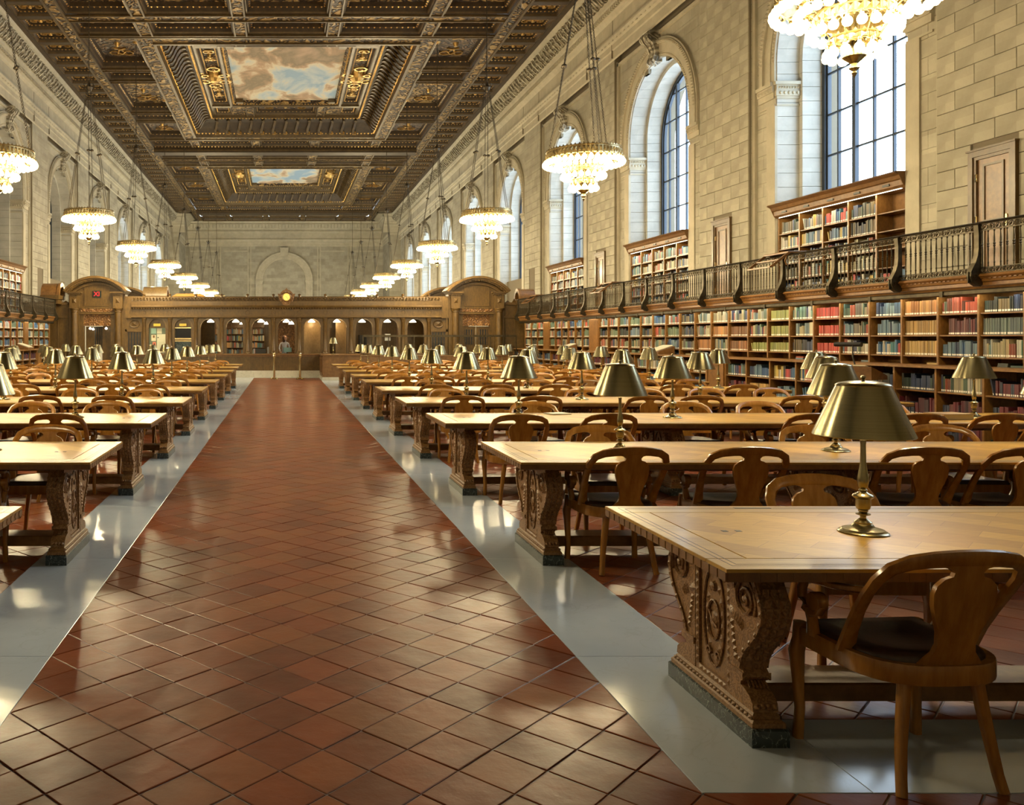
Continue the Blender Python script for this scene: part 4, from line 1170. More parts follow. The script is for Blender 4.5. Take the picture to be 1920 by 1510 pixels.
# ================================================================== CHAIRS
def make_chair():
    r = empty('library_armchair')
    # outline of the seat rail: square front, rounded back
    def outline(w_, d, rr, n=18):
        pts = [(-w_, d)]
        for i in range(n+1):
            t = PI+PI*i/n
            cx_ = abs(math.cos(t))**0.72*math.copysign(1, math.cos(t)); sy_ = abs(math.sin(t))**0.78*-1
            pts.append((w_*cx_, -0.02+rr*sy_))
        pts.append((w_, d)); return pts
    o1 = outline(0.262, 0.232, 0.232); o2 = outline(0.232, 0.205, 0.205)
    a = MB(); n = len(o1)
    for z in (0.385, 0.392, 0.448, 0.455):
        sc_ = 0.992 if z in (0.385, 0.455) else 1.0
        a.v += [(p[0]*sc_, p[1]*sc_, z) for p in o1]
    for z in (0.455, 0.385): a.v += [(p[0], p[1], z) for p in o2]
    for k in range(5):
        for i in range(n):
            j = (i+1) % n
            a.f.append((k*n+i, k*n+j, (k+1)*n+j, (k+1)*n+i)); a.m.append(0)
    for i in range(n):
        j = (i+1) % n; a.f.append((5*n+i, 5*n+j, j, i)); a.m.append(0)
    put('seat_rail', a.mesh('seat_rail', [oak_chair], 40), r)
    b = MB()                                # saddled leather seat
    rings = [(1.0,0.452),(1.0,0.462),(0.94,0.474),(0.7,0.478),(0.35,0.468),(0.0,0.462)]
    for f, z in rings[:-1]:
        for p in o2: b.v.append((p[0]*f, p[1]*f, z+(0.010*(p[1]*f/0.2)**2 if f < 0.99 else 0)))
    for k in range(len(rings)-2):
        for i in range(n):
            j = (i+1) % n; b.f.append((k*n+i, k*n+j, (k+1)*n+j, (k+1)*n+i)); b.m.append(0)
    b.f.append(tuple((len(rings)-2)*n+i for i in range(n))); b.m.append(0)
    put('seat', b.mesh('seat', [leather], 60), r)
    # bow back: one bent rail from seat rail up over the back and down again
    half = [(-0.243,-0.035,0.448),(-0.252,-0.075,0.53),(-0.262,-0.125,0.615),(-0.268,-0.175,0.690),(-0.264,-0.222,0.755),(-0.240,-0.258,0.803),(-0.190,-0.284,0.830),(-0.120,-0.300,0.842),(-0.050,-0.307,0.846)]
    path = half+[(0,-0.309,0.847)]+[(-x,y,z) for x,y,z in half[::-1]]
    hw = [0.036,0.028,0.024,0.023,0.024,0.026,0.028,0.030,0.032]; hw = hw+[0.032]+hw[::-1]
    c = MB(); c.sweep(path, hw, 0.0145, (0,0.96,0.28), 0, 8, 0.7)
    put('bow_back', c.mesh('bow_back', [oak_chair], 50), r)
    # vase-shaped splat
    sp = [(0.0,0.105),(0.04,0.115),(0.10,0.098),(0.16,0.078),(0.24,0.070),(0.36,0.078),(0.50,0.098),(0.62,0.112),(0.72,0.116),(0.80,0.108),(0.86,0.084),(0.885,0.056),(0.92,0.052),(0.955,0.066),(0.99,0.125)]
    s = MB(); m_ = len(sp); cols = 6
    for face in (0, 1):
        for (t, w_) in sp:
            z = 0.44+0.388*t; y = -0.222-0.082*t-0.010*math.sin(t*PI)
            for q in range(cols+1):
                x = -w_+2*w_*q/cols
                s.v.append((x, y+(0.009 if face else -0.009)+0.35*x*x, z))
    k_ = m_*(cols+1)
    for i in range(m_-1):
        for q in range(cols):
            a_, b_ = i*(cols+1)+q, (i+1)*(cols+1)+q
            s.f.append((a_, a_+1, b_+1, b_)); s.m.append(0); s.f.append((k_+b_, k_+b_+1, k_+a_+1, k_+a_)); s.m.append(0)
        for q in (0, cols):
            a_, b_ = i*(cols+1)+q, (i+1)*(cols+1)+q
            f = (a_, b_, k_+b_, k_+a_); s.f.append(f if q == 0 else f[::-1]); s.m.append(0)
    put('splat', s.mesh('splat', [oak_chair], 35), r)
    for sg in (-1, 1):
        d = MB(); X = sg*0.268
        p = [(sg*0.257,-0.165,0.702),(X,-0.10,0.690),(X*1.02,-0.02,0.678),(X*1.03,0.06,0.673),(X*1.03,0.110,0.668),(X*1.03,0.142,0.650),(X*1.03,0.156,0.622),(X*1.03,0.154,0.585),(X*1.03,0.136,0.552),(X*1.03,0.102,0.537),(X*1.02,0.066,0.548),(X*1.02,0.048,0.578),(X*1.02,0.062,0.604),(X*1.02,0.082,0.604)]
        d.sweep(p, [0.018]*4+[0.017]*10, [0.013,0.013,0.013,0.014,0.015,0.016,0.016,0.016,0.016,0.015,0.014,0.013,0.012,0.010], (0,0.2,1) if False else (0.0001,0.5,0.86), 0, 8, 0.7)
        d.lathe([(0.0,-0.023),(0.034,-0.022),(0.037,-0.014),(0.037,0.014),(0.034,0.022),(0.0,0.023)], 16, (X*1.02, 0.074, 0.590), 0, 0)
        d.sweep([(X*1.02,0.118,0.560),(X*0.99,0.112,0.51),(X*0.94,0.125,0.45)], [0.018,0.019,0.022], [0.020,0.018,0.026], (0,1,0), 0, 8, 0.7)
        put('arm', d.mesh('arm', [oak_chair], 50), r)
        e = MB(); e.sweep([(sg*0.243,0.212,0.468),(sg*0.246,0.214,0.40),(sg*0.254,0.222,0.35),(sg*0.250,0.218,0.24),(sg*0.246,0.214,0.12),(sg*0.250,0.220,0.0)], [0.024,0.025,0.027,0.020,0.017,0.019], [0.024,0.025,0.027,0.020,0.017,0.019], (0,1,0), 0, 8, 0.6)
        put('leg', e.mesh('leg', [oak_chair], 50), r)
        g = MB(); g.sweep([(sg*0.135,-0.185,0.395),(sg*0.150,-0.196,0.28),(sg*0.168,-0.210,0.16),(sg*0.180,-0.226,0.06),(sg*0.189,-0.240,0.0)], [0.021,0.020,0.018,0.017,0.017], [0.021,0.020,0.018,0.016,0.016], (0,1,0), 0, 8, 0.6)
        put('leg', g.mesh('leg', [oak_chair], 50), r)
    return r
chair0 = make_chair()
# the same chair as one mesh for the far rows, where parts no longer show
def join_tree(root, name):
    mb = MB(); mats = []
    for ch in root.children:
        me = ch.data; base = len(mb.v)
        mb.v += [tuple(v.co) for v in me.vertices]
        idx = []
        for mt in me.materials:
            if mt not in mats: mats.append(mt)
            idx.append(mats.index(mt))
        for p_ in me.polygons: mb.f.append(tuple(base+i for i in p_.vertices)); mb.m.append(idx[p_.material_index])
    return mb.mesh(name, mats, 45)
chair_far = join_tree(chair0, 'library_armchair')
FRONT = {0: [2.33,3.45,4.4], 1: [2.33,3.15,4.33,5.0,5.9], 2: [2.30,3.18,5.20,6.1,7.0], 3: [2.33,3.3,4.66,5.40,6.66,7.5], 4: [2.45,3.45,4.2,5.4,6.3,7.3]}
BACK = {0: [2.82,4.25], 1: [2.62,4.4,5.6,6.6], 2: [2.88,4.60,5.50,6.9], 3: [2.4,3.2,4.1,5.3,6.2,7.2], 4: [2.6,3.5,4.5,5.5,6.4,7.3]}
FRONTL = {0: [], 1: [2.52,3.6,4.6], 2: [2.50,3.55,4.5,5.6], 3: [2.48,3.45,4.5,5.5,6.5]}
BACKL = {0: [], 1: [2.25,3.35,4.6], 2: [2.35,3.2,4.3,5.4], 3: [2.35,3.3,4.1,5.1,6.2]}
chair_used = False
def place_chair(x, y, rz, label, near):
    global chair_used
    if near:
        o = chair0 if not chair_used else copy_tree(chair0); chair_used = True
    else: o = put('library_armchair', chair_far)
    o.location = (x, y, 0); o.rotation_euler.z = rz
    tag(o, label, 'chair', 'bow-backed oak chairs at the reading tables')
for side in (1, -1):
    for i, ty in enumerate(TABLE_Y):
        for face in (1, -1):               # 1: near side of the table, back to the camera
            src = (FRONT if face > 0 else BACK) if side > 0 else (FRONTL if face > 0 else BACKL)
            xs = src.get(i)
            if xs is None:
                xs = [v+R.uniform(-0.025,0.025) for v in (2.38,3.02,3.64,4.46,5.40,6.24,6.88,7.52)]
                xs.pop(R.randrange(1, 8))
            fixed = []
            for v in xs:                   # keep clear of the trestles
                for tq in (1.905, 4.02, 5.845, 7.96):
                    if abs(v-tq) < 0.35: v = tq+math.copysign(0.35, v-tq)
                fixed.append(v)
            xs = fixed
            for k, lx in enumerate(xs):
                x = lx if side > 0 else 2*XC-lx
                out = 0.50+(R.uniform(-0.03,0.10) if i > 1 or face < 0 else 0.0)
                if i == 0 and face > 0: out = 0.49
                y = ty-face*out
                rz = (0 if face > 0 else PI)+R.uniform(-0.12,0.12)*(1 if i else 0.3)
                if i == 1 and face > 0 and side > 0: rz = [0.05,-0.04,-0.10,0.06,0.1][k]; y = ty-0.37
                if i == 0 and k == 0 and face > 0: rz = 0.07; y = ty-0.475
                sd = 'right' if side > 0 else 'left'
                lab = 'oak armchair on the %s side of the %s %s-hand table, %s from the aisle' % ('near' if face > 0 else 'far', RT[i], sd, ORD[k])
                place_chair(x, y, rz, lab, i < 6)
# ================================================================== CHANDELIERS
def make_chandelier():
    r = empty('chandelier')
    def ring(name, rr, z, h, wdt, n):
        b = MB()
        b.lathe([(rr-wdt,z),(rr,z),(rr+0.012,z+0.012),(rr,z+0.02),(rr,z+h-0.02),(rr+0.015,z+h-0.012),(rr+0.01,z+h),(rr-wdt,z+h),(rr-wdt,z)], n)
        k = int(2*PI*rr/0.085)
        for i in range(k):                  # pierced ornament: leaf bosses and small rings
            t = 2*PI*i/k; c, s = math.cos(t), math.sin(t)
            b.pyr((rr*c, rr*s, z+h*0.5), (-s*0.03,c*0.03,0), (0,0,h*0.3), (c*0.03,s*0.03,0))
            b.pyr((rr*c, rr*s, z+h), (-s*0.022,c*0.022,0), (c*0.006,s*0.006,0), (0,0,0.035))
            b.pyr((rr*c, rr*s, z), (-s*0.02,c*0.02,0), (c*0.006,s*0.006,0), (0,0,-0.03))
        return put(name, b.mesh(name, [chand_brass], 40), r)
    ring('upper_ring', 0.765, 0.10, 0.17, 0.03, 48)
    ring('inner_ring', 0.53, 0.06, 0.09, 0.02, 36)
    ring('middle_ring', 0.385, -0.16, 0.13, 0.02, 32)
    ring('lower_ring', 0.245, -0.40, 0.09, 0.02, 24)
    g = MB(); g.lathe([(0.0,0.024),(0.018,0.022),(0.02,0.004),(0.038,-0.010),(0.050,-0.032),(0.053,-0.050),(0.048,-0.072),(0.030,-0.094),(0.0,-0.102)], 12)
    gm = g.mesh('globe', [bulb_m], 60)
    ar = MB(); ar.lathe([(0.0,0.05),(0.016,0.045),(0.02,0.02),(0.014,0.0)], 8); arm_me = ar.mesh('globe_cup', [chand_brass])
    spots = []
    for rr, z, n in ((0.80,0.055,38),(0.555,0.01,26),(0.43,-0.21,20),(0.27,-0.45,13)):
        for i in range(n): spots.append((rr, z, 2*PI*(i+0.5)/n))
    cup = MB()
    for rr, z, t in spots:
        put('globe', gm, r, (rr*math.cos(t), rr*math.sin(t), z))
        cup.add(ar, Matrix.Translation((rr*math.cos(t), rr*math.sin(t), z+0.015)))
    for z, r0, r1 in ((0.10,0.30,0.76),(0.07,0.24,0.53),(-0.12,0.16,0.38),(-0.36,0.06,0.24)):
        for i in range(6):
            t = 2*PI*i/6+0.3
            cup.sweep([(r0*math.cos(t),r0*math.sin(t),z+0.06),((r0+r1)/2*math.cos(t),(r0+r1)/2*math.sin(t),z-0.02),(r1*math.cos(t),r1*math.sin(t),z+0.02)], 0.012, 0.012, (0,0,1), 0, 5, 1)
    for i in range(8):                      # bars tying the tiers together
        t = 2*PI*i/8
        cup.sweep([(0.53*math.cos(t),0.53*math.sin(t),0.1),(0.40*math.cos(t),0.40*math.sin(t),-0.05)], 0.008, 0.008, (0,1,0), 0, 4, 1)
        cup.sweep([(0.385*math.cos(t),0.385*math.sin(t),-0.14),(0.25*math.cos(t),0.25*math.sin(t),-0.34)], 0.008, 0.008, (0,1,0), 0, 4, 1)
    tag(put('globe_arms', cup.mesh('globe_arms', [chand_brass]), r), kind='stuff')
    f = MB(); f.lathe([(0.0,0.12),(0.05,0.1),(0.05,-0.36),(0.10,-0.40),(0.13,-0.47),(0.12,-0.53),(0.07,-0.57),(0.035,-0.60),(0.05,-0.63),(0.055,-0.65),(0.02,-0.68),(0.03,-0.70),(0.0,-0.76)], 20)
    put('finial', f.mesh('finial', [brass], 40), r)
    # chains: three pairs, each with a collar, gathered at a hub
    def chain(p0, p1, lw=0.045, th=0.0058):
        c = MB(); P0, P1 = Vector(p0), Vector(p1); D = P1-P0; Ln = D.length; D.normalize()
        A = D.cross(Vector((0.2,1,0))).normalized(); B = D.cross(A); n = int(Ln/lw/0.78)
        for i in range(n):
            cc = P0+D*(Ln*(i+0.5)/n); X = A if i % 2 else B
            pts = [cc+X*(0.016*math.cos(t))+D*(lw*0.5*math.sin(t)) for t in [2*PI*k/6 for k in range(6)]]
            c.sweep(pts, th, th, A if i % 2 == 0 else B, 0, 3, 1, False, True)
        return c
    HUB = 3.95
    ch = chain((0.70, 0.055, 0.28), (0.055, 0.03, HUB)); chain_me = ch.mesh('chain', [bronze_chain])
    ch2 = MB(); ch2.v = [(x,-y,z) for x,y,z in ch.v]; ch2.f = [f_[::-1] for f_ in ch.f]; ch2.m = ch.m
    chain_me2 = ch2.mesh('chain', [bronze_chain])
    col = MB(); col.lathe([(0.0,-0.04),(0.05,-0.02),(0.06,0.0),(0.05,0.02),(0.0,0.04)], 8, (0.40,0.055,2.0)); col.lathe([(0.0,-0.04),(0.05,-0.02),(0.06,0.0),(0.05,0.02),(0.0,0.04)], 8, (0.40,-0.055,2.0))
    colm = col.mesh('chain_collar', [bronze_chain])
    for i in range(3):
        rz = 2*PI*i/3+0.45
        put('chain', chain_me, r, None, rz); put('chain', chain_me2, r, None, rz); put('chain_collar', colm, r, None, rz)
    h = MB(); h.lathe([(0.0,HUB-0.16),(0.06,HUB-0.12),(0.10,HUB-0.05),(0.12,HUB),(0.06,HUB+0.05),(0.04,HUB+0.15),(0.0,HUB+0.17)], 12)
    for i in range(6):
        t = 2*PI*i/6+0.2; h.sweep([(0.05*math.cos(t),0.05*math.sin(t),HUB+0.02),(0.15*math.cos(t),0.15*math.sin(t),HUB),(0.18*math.cos(t),0.18*math.sin(t),HUB+0.08),(0.12*math.cos(t),0.12*math.sin(t),HUB+0.11)], 0.015, 0.015, (0,0,1), 0, 4, 1)
    put('hub', h.mesh('hub', [bronze_chain]), r)
    rod = chain((0,0,HUB+0.15), (0,0,8.10), 0.07, 0.010); put('suspension_chain', rod.mesh('suspension_chain', [bronze_chain]), r)
    ros = MB(); ros.lathe([(0.0,8.05),(0.10,8.07),(0.16,8.12),(0.0,8.14)], 12); put('ceiling_rose', ros.mesh('ceiling_rose', [gilt_dark]), r)
    return r
ch_light = bpy.data.lights.new('chandelier_light', 'POINT'); ch_light.energy = CHAND_W; ch_light.color = (1.0,0.80,0.47); ch_light.shadow_soft_size = 0.10
ch0 = make_chandelier(); first = True
for side in (1, -1):
    for n in range(-1, 8):
        y = 17.5+8.29*n
        c = ch0 if first else copy_tree(ch0); first = False
        x = 6.07 if side > 0 else -5.76
        c.location = (x, y, 5.12); c.scale = (0.94, 0.94, 1.0); c.rotation_euler.z = R.uniform(0, 1)
        sd = 'right' if side > 0 else 'left'
        num = ['behind the viewpoint', 'nearest to the viewpoint'][n+2] if n < 0 else ORD[n+1]+' from the viewpoint'
        tag(c, 'tiered brass chandelier of lit globes in the %s row, %s' % (sd, num), 'chandelier', 'chandeliers of lit globes')
        for k in range(3):
            t = 2*PI*k/3+0.9
            lo = bpy.data.objects.new('chandelier_light', ch_light); COL.objects.link(lo); lo.parent = c
            lo.location = (0.66*math.cos(t), 0.66*math.sin(t), -0.30)

# ================================================================== GALLERY
UG = 9.25                                   # balustrade plane, from the centre line
for side in (1, -1):
    sd = 'right' if side > 0 else 'left'
    y0, y1 = (3.0, 34.6) if side > 0 else (12.0, 34.6)
    g = tag(empty('gallery', (XC,0,0)), 'long wooden gallery with moulded oak fascia along the %s wall' % sd, 'gallery'); g.scale.x = side
    f = MB(); f.box(UG+0.06, 10.74, y0, y1, 2.36, ZG); f.box(10.74, UF-0.002, y0, y1, 2.442, ZG)
    f.build('gallery_floor', oak_frame, g)
    f = MB(); f.ext([(UG-0.02,ZG+0.01),(UG-0.04,ZG-0.02),(UG-0.02,ZG-0.04),(UG,ZG-0.05),(UG+0.01,ZG-0.09),(UG+0.03,ZG-0.10),(UG+0.03,ZG-0.145),(UG+0.055,ZG-0.155),(UG+0.07,ZG-0.185),(UG+0.20,ZG-0.19)], 1, y0, y1)
    f.box(UG-0.02, UG+0.1, y0, y1, ZG, ZG+0.012)
    n = int((y1-y0)/0.08)
    for i in range(n):
        t = y0+(y1-y0)*(i+0.5)/n; f.box(UG-0.012, UG+0.02, t-0.022, t+0.022, ZG-0.055, ZG-0.03)
    f.build('fascia', oak_shelf, g)
    f = MB(); f.ext([(UG+0.05,ZG-0.185),(UG+0.03,ZG-0.20),(UG+0.03,ZG-0.245),(UG+0.07,ZG-0.262),(UG+0.11,ZG-0.25)], 1, y0, y1)
    n = int((y1-y0)/1.52)
    for i in range(n):
        t = y1-0.9-1.52*i; f.box(UG+0.02, UG+0.1, t-0.03, t+0.03, ZG-0.27, ZG-0.19)
    f.build('light_trough', bronze, g)
    f = MB(); f.box(UG+0.10, UG+0.13, y0+0.1, y1-0.3, ZG-0.215, ZG-0.195)
    f.build('strip_lamp', bulb_mat('lit_strip_%s' % sd, (1.0,0.93,0.74), 5.0), g)
    # real light of the strip lamps over the books
    yy = y0
    while yy < y1-0.5:
        e = min(yy+7.9, y1-0.3)
        ld = bpy.data.lights.new('strip_light', 'AREA'); ld.shape = 'RECTANGLE'; ld.size = e-yy; ld.size_y = 0.04; ld.energy = STRIP_W*(e-yy)/7.9; ld.color = (1.0,0.90,0.66)
        lo = bpy.data.objects.new('strip_light', ld); COL.objects.link(lo)
        lo.location = (XC+side*(UG+0.115), (yy+e)/2, ZG-0.225)
        lo.rotation_euler = Vector((side*0.10,0,-1)).to_track_quat('-Z', 'Y').to_euler()
        # long side along y
        q = Vector((side*0.28,0,-1)).normalized()
        X = Vector((0,1,0)); Z = -q; Y = Z.cross(X)
        lo.rotation_euler = Matrix((X, Y, Z)).transposed().to_euler()
        yy = e
    # railing
    rl = tag(empty('gallery_railing', (XC,0,0)), 'dark bronze railing with scrolled brackets along the %s gallery' % sd, 'railing'); rl.scale.x = side
    yr0 = 7.14 if side > 0 else 19.3
    def bandm(name, z0, z1):
        b = MB()
        b.box(UG-0.012, UG+0.012, yr0, y1, z0, z0+0.012); b.box(UG-0.012, UG+0.012, yr0, y1, z1-0.012, z1)
        n = int((y1-yr0)/0.105); hh = (z1-z0)/2; zc = (z0+z1)/2
        for i in range(n):
            t = yr0+(y1-yr0)*(i+0.5)/n
            s_ = 1 if i % 2 else -1
            b.sweep([(UG, t+0.036*math.cos(a), zc+(hh-0.014)*math.sin(a)) for a in [2*PI*k/7 for k in range(7)]], 0.006, 0.006, (1,0,0), 0, 3, 1, False, True)
            b.pyr((UG-0.006, t, zc), (0,0.022,0.01*s_), (0,-0.008,0.022), (-0.014,0,0))
            b.pyr((UG-0.004, t+0.052, zc), (0,0.012,0.0), (0,0,0.03), (-0.012,0,0))
        b.build(name, bronze, rl)
    bandm('lattice_band', 3.045, 3.145); bandm('lattice_band', 2.475, 2.56)
    b = MB(); b.ext([(UG+0.035,3.145),(UG-0.035,3.145),(UG-0.045,3.155),(UG-0.03,3.17),(UG+0.03,3.17),(UG+0.045,3.155)], 1, yr0, y1, 0, True); b.build('handrail', bronze, rl)
    bl = MB(); bl.lathe(c=(UG,0,0), n=6, prof=[(0.0085,2.56),(0.0085,2.60),(0.013,2.61),(0.008,2.63),(0.0095,2.74),(0.012,2.80),(0.008,2.815),(0.017,2.83),(0.009,2.845),(0.018,2.862),(0.009,2.88),(0.012,2.90),(0.009,2.96),(0.006,3.02),(0.012,3.03),(0.012,3.045)])
    blm = bl.mesh('baluster', [bronze])
    pb = MB()                               # bracket post: stem above, scrolled foot below
    P = [(-0.02,3.15),(-0.045,3.13),(-0.035,3.0),(-0.035,2.82),(-0.045,2.72),(-0.075,2.62),(-0.115,2.545),(-0.135,2.50),(-0.14,2.44),(-0.125,2.375),(-0.09,2.335),(-0.05,2.31),(-0.01,2.30),(0.02,2.33),(0.02,2.46),(0.03,2.52),(0.025,2.7),(0.02,3.13)]
    pb.prism([(UG+x, z) for x, z in P], 1, -0.04, 0.04)
    for sg in (-1, 1):
        pts = [(UG-0.085+0.045*(1-f)*math.cos(2.6+f*9), sg*0.042, 2.44+0.06*(1-f)*math.sin(2.6+f*9)) for f in [i/13 for i in range(14)]]
        pb.sweep(pts, 0.008, 0.012, (0,1,0), 0, 4, 1)
    for k in range(5): pb.box(UG-0.15+0.012*abs(k-2), UG-0.12, -0.036+0.016*k, -0.028+0.016*k, 2.35, 2.50)
    pbm = pb.mesh('bracket_post', [bronze])
    ty = 34.4; posts = []
    ty = 11.70-1.52*3
    while ty < y1:
        if ty > yr0-0.1: put('bracket_post', pbm, rl, (0,ty,0)); posts.append(ty)
        ty += 1.525
    t = yr0+0.05
    while t < y1:
        if min(abs(t-p) for p in posts) > 0.05: put('baluster', blm, rl, (0,t,0))
        t += 0.1017
# hinged book rests hung on the right railing
def book_rest(y, label):
    r = tag(empty('book_rest', (XC+UG, y, 0)), label, 'book rest', 'folding wooden rests on the railing')
    m = MB(); m.cham(-0.12, 0.24, -0.42, 0.40, 3.178, 3.212, 0.008, 2, 1); put('rest_top', m.mesh('rest_top', [oak_frame]), r)
    m = MB()
    def pt(u, v): return (-0.085-u*0.34, v, 3.19-u*0.27)
    for v in (-0.40, 0.38): m.sweep([pt(0,v), pt(1,v)], 0.024, 0.018, (0,1,0), 0, 4, 0.5)
    for u in (0, 0.5, 1.0): m.sweep([pt(u,-0.40), pt(u,0.38)], 0.026, 0.014, (0,0,1), 0, 4, 0.5)
    put('slanted_frame', m.mesh('slanted_frame', [oak_frame]), r)
    m = MB()
    for v in (-0.2, 0.2): m.sweep([(0.0,v,3.17),(-0.05,v,3.05),(-0.02,v,2.98)], 0.012, 0.012, (0,1,0), 0, 4, 0.7)
    put('support_bracket', m.mesh('support_bracket', [oak_frame]), r)
book_rest(16.35, 'folding wooden book rest on the right railing, the nearest and largest')
book_rest(24.9, 'folding wooden book rest on the right railing, second along')
book_rest(32.2, 'folding wooden book rest on the right railing, near its far end')

# ================================================================== BOOKCASES AND BOOKS
UB = 9.42; UL = 8.95                        # upper shelf front, counter front
Z_SH = [1.345, 1.650, 1.955]; Z_TOP = 2.235; Z_LED = 1.215
Z_LO = [0.12, 0.50, 0.86]
book_cols = {}
def bc(col):
    if col not in book_cols:
        m, nt, b = M_('book_cloth_%02d' % len(book_cols))
        ge_ = N(nt, 'ShaderNodeNewGeometry'); oi_ = N(nt, 'ShaderNodeObjectInfo')
        ad_ = N(nt, 'ShaderNodeMath', operation='ADD'); L(nt, ge_.outputs['Random Per Island'], ad_.inputs[0]); L(nt, oi_.outputs['Random'], ad_.inputs[1])
        fr_ = N(nt, 'ShaderNodeMath', operation='FRACT'); L(nt, ad_.outputs[0], fr_.inputs[0])
        t_ = ramp(nt, fr_.outputs[0], [(0.0,(0.50,0.52,0.55)),(0.4,(0.85,0.82,0.8)),(0.75,(0.95,1.0,0.9)),(1.0,(1.25,1.15,1.1))])
        L(nt, mix(nt, 1.0, tuple(x*0.92 for x in col), t_, 'MULTIPLY'), b.inputs['Base Color']); b.inputs['Roughness'].default_value = 0.5
        book_cols[col] = m
    return book_cols[col]
label_m = plain('white_spine_label', (0.82,0.80,0.72), 0.6)
paper_m = plain('page_edges', (0.66,0.60,0.46), 0.8)
PAL = {
 'dark': [(0.03,0.035,0.03),(0.10,0.07,0.035),(0.025,0.05,0.045),(0.16,0.12,0.06),(0.02,0.02,0.03),(0.03,0.05,0.12)],
 'mix': [(0.10,0.17,0.24),(0.30,0.26,0.17),(0.06,0.10,0.07),(0.30,0.07,0.04),(0.42,0.36,0.22),(0.05,0.06,0.13),(0.12,0.10,0.08),(0.12,0.22,0.18),(0.45,0.45,0.42)],
 'blue': [(0.09,0.16,0.25),(0.05,0.12,0.28),(0.14,0.22,0.30),(0.03,0.05,0.11),(0.20,0.28,0.32)],
 'slate': [(0.11,0.15,0.17),(0.15,0.20,0.20),(0.08,0.12,0.13),(0.17,0.20,0.19)],
 'red': [(0.46,0.05,0.035),(0.50,0.065,0.04),(0.42,0.045,0.03)],
 'olive': [(0.24,0.25,0.07),(0.20,0.22,0.06),(0.27,0.27,0.09)],
 'tan': [(0.46,0.29,0.10),(0.50,0.33,0.13),(0.44,0.27,0.09)],
 'orange': [(0.44,0.20,0.065),(0.40,0.17,0.05),(0.50,0.26,0.09)],
 'green': [(0.14,0.20,0.13),(0.17,0.22,0.14),(0.12,0.17,0.12)],
 'brown': [(0.22,0.10,0.04),(0.27,0.12,0.05),(0.18,0.08,0.03)],
 'warmmix': [(0.14,0.20,0.13),(0.19,0.23,0.16),(0.46,0.08,0.04),(0.50,0.12,0.07),(0.24,0.12,0.06),(0.16,0.05,0.03)],
 'claret': [(0.14,0.02,0.03),(0.10,0.02,0.03),(0.05,0.02,0.03),(0.15,0.05,0.05),(0.04,0.05,0.09)],
 'pale': [(0.45,0.42,0.32),(0.36,0.36,0.30),(0.55,0.50,0.36),(0.12,0.17,0.20),(0.35,0.10,0.06),(0.10,0.14,0.11),(0.30,0.26,0.16)],
 'bright': [(0.05,0.14,0.30),(0.55,0.52,0.45),(0.42,0.05,0.05),(0.06,0.20,0.24),(0.03,0.06,0.16),(0.48,0.36,0.10),(0.08,0.08,0.09),(0.35,0.34,0.32)],
}
# rows top to bottom for the sections nearest first, right wall
UPPAL = [('dark','slate','mix','dark'), ('warmmix','claret','blue','dark'), ('orange','tan','tan','tan'), ('blue','blue','bright','red'), ('mix','mix','mix','pale'),
         ('red','red','red','red'), ('mix','pale','dark','mix'), ('olive','olive','olive','olive'), ('pale','mix','olive','olive'), ('mix','brown','brown','brown'), ('pale','orange','mix','mix'), ('pale','pale','orange','mix')]
LOPAL = [('claret','claret'),('mix','claret'),('dark','claret'),('dark','claret'),('pale','bright'),('bright','blue'),('bright','blue'),('blue','tan'),('mix','claret'),('dark','dark')]
COLNAME = {'dark':'dark cloth','mix':'mixed cloth','blue':'blue','slate':'slate grey','red':'red','olive':'olive green','tan':'tan','orange':'orange-brown','green':'grey-green','brown':'brown','warmmix':'green and red','claret':'dark claret','pale':'pale and mixed','bright':'brightly coloured'}
book_me = {}
def book_mesh(w_, h_, d, col, lab=True):
    """spine faces -u; origin at the spine's foot"""
    key = (round(w_,3), round(h_,3), col, lab)
    if key not in book_me:
        mb = MB()
        mb.prism([(0.004,-w_/2),(0,-w_/4),(0,w_/4),(0.004,w_/2),(d,w_/2),(d,-w_/2)], 2, 0, h_, 0)
        mb.f = mb.f[:]
        mb.box(0.012, d-0.004, -w_/2+0.002, w_/2-0.002, h_-0.004, h_+0.0006, 2)
        if lab: mb.box(-0.0012, 0.003, -w_*0.36, w_*0.36, 0.012, 0.036, 1)
        book_me[key] = mb.mesh('book', [bc(col), label_m, paper_m])
    return book_me[key]
MASS = {}
def mass(side, u, y, z, w_, h_, d, col, lean=0.0, lab=True):
    mb = MASS.setdefault(side, {}).setdefault(col, MB())
    n = len(mb.v); s = math.tan(lean)
    for zz in (0, h_):
        o = zz*s
        mb.v += [(u,y-w_/2+o,z+zz),(u,y+w_/2+o,z+zz),(u+d,y+w_/2+o,z+zz),(u+d,y-w_/2+o,z+zz)]
    mb.f += [(n,n+1,n+5,n+4),(n+4,n+5,n+6,n+7),(n+1,n+2,n+6,n+5),(n+3,n,n+4,n+7)]; mb.m += [0]*4
    if lab:
        n = len(mb.v); z0, z1 = z+0.012, z+0.036
        mb.v += [(u-0.0015,y-w_*0.36+0.012*s,z0),(u-0.0015,y+w_*0.36+0.012*s,z0),(u-0.0015,y+w_*0.36+0.036*s,z1),(u-0.0015,y-w_*0.36+0.036*s,z1)]
        mb.f.append((n,n+1,n+2,n+3)); mb.m.append(1)
IND = [0]
def nth(n): return ORD[n-1] if n <= 12 else '%d%s' % (n, {1:'st',2:'nd',3:'rd'}.get(n % 10, 'th') if n > 20 else 'th')
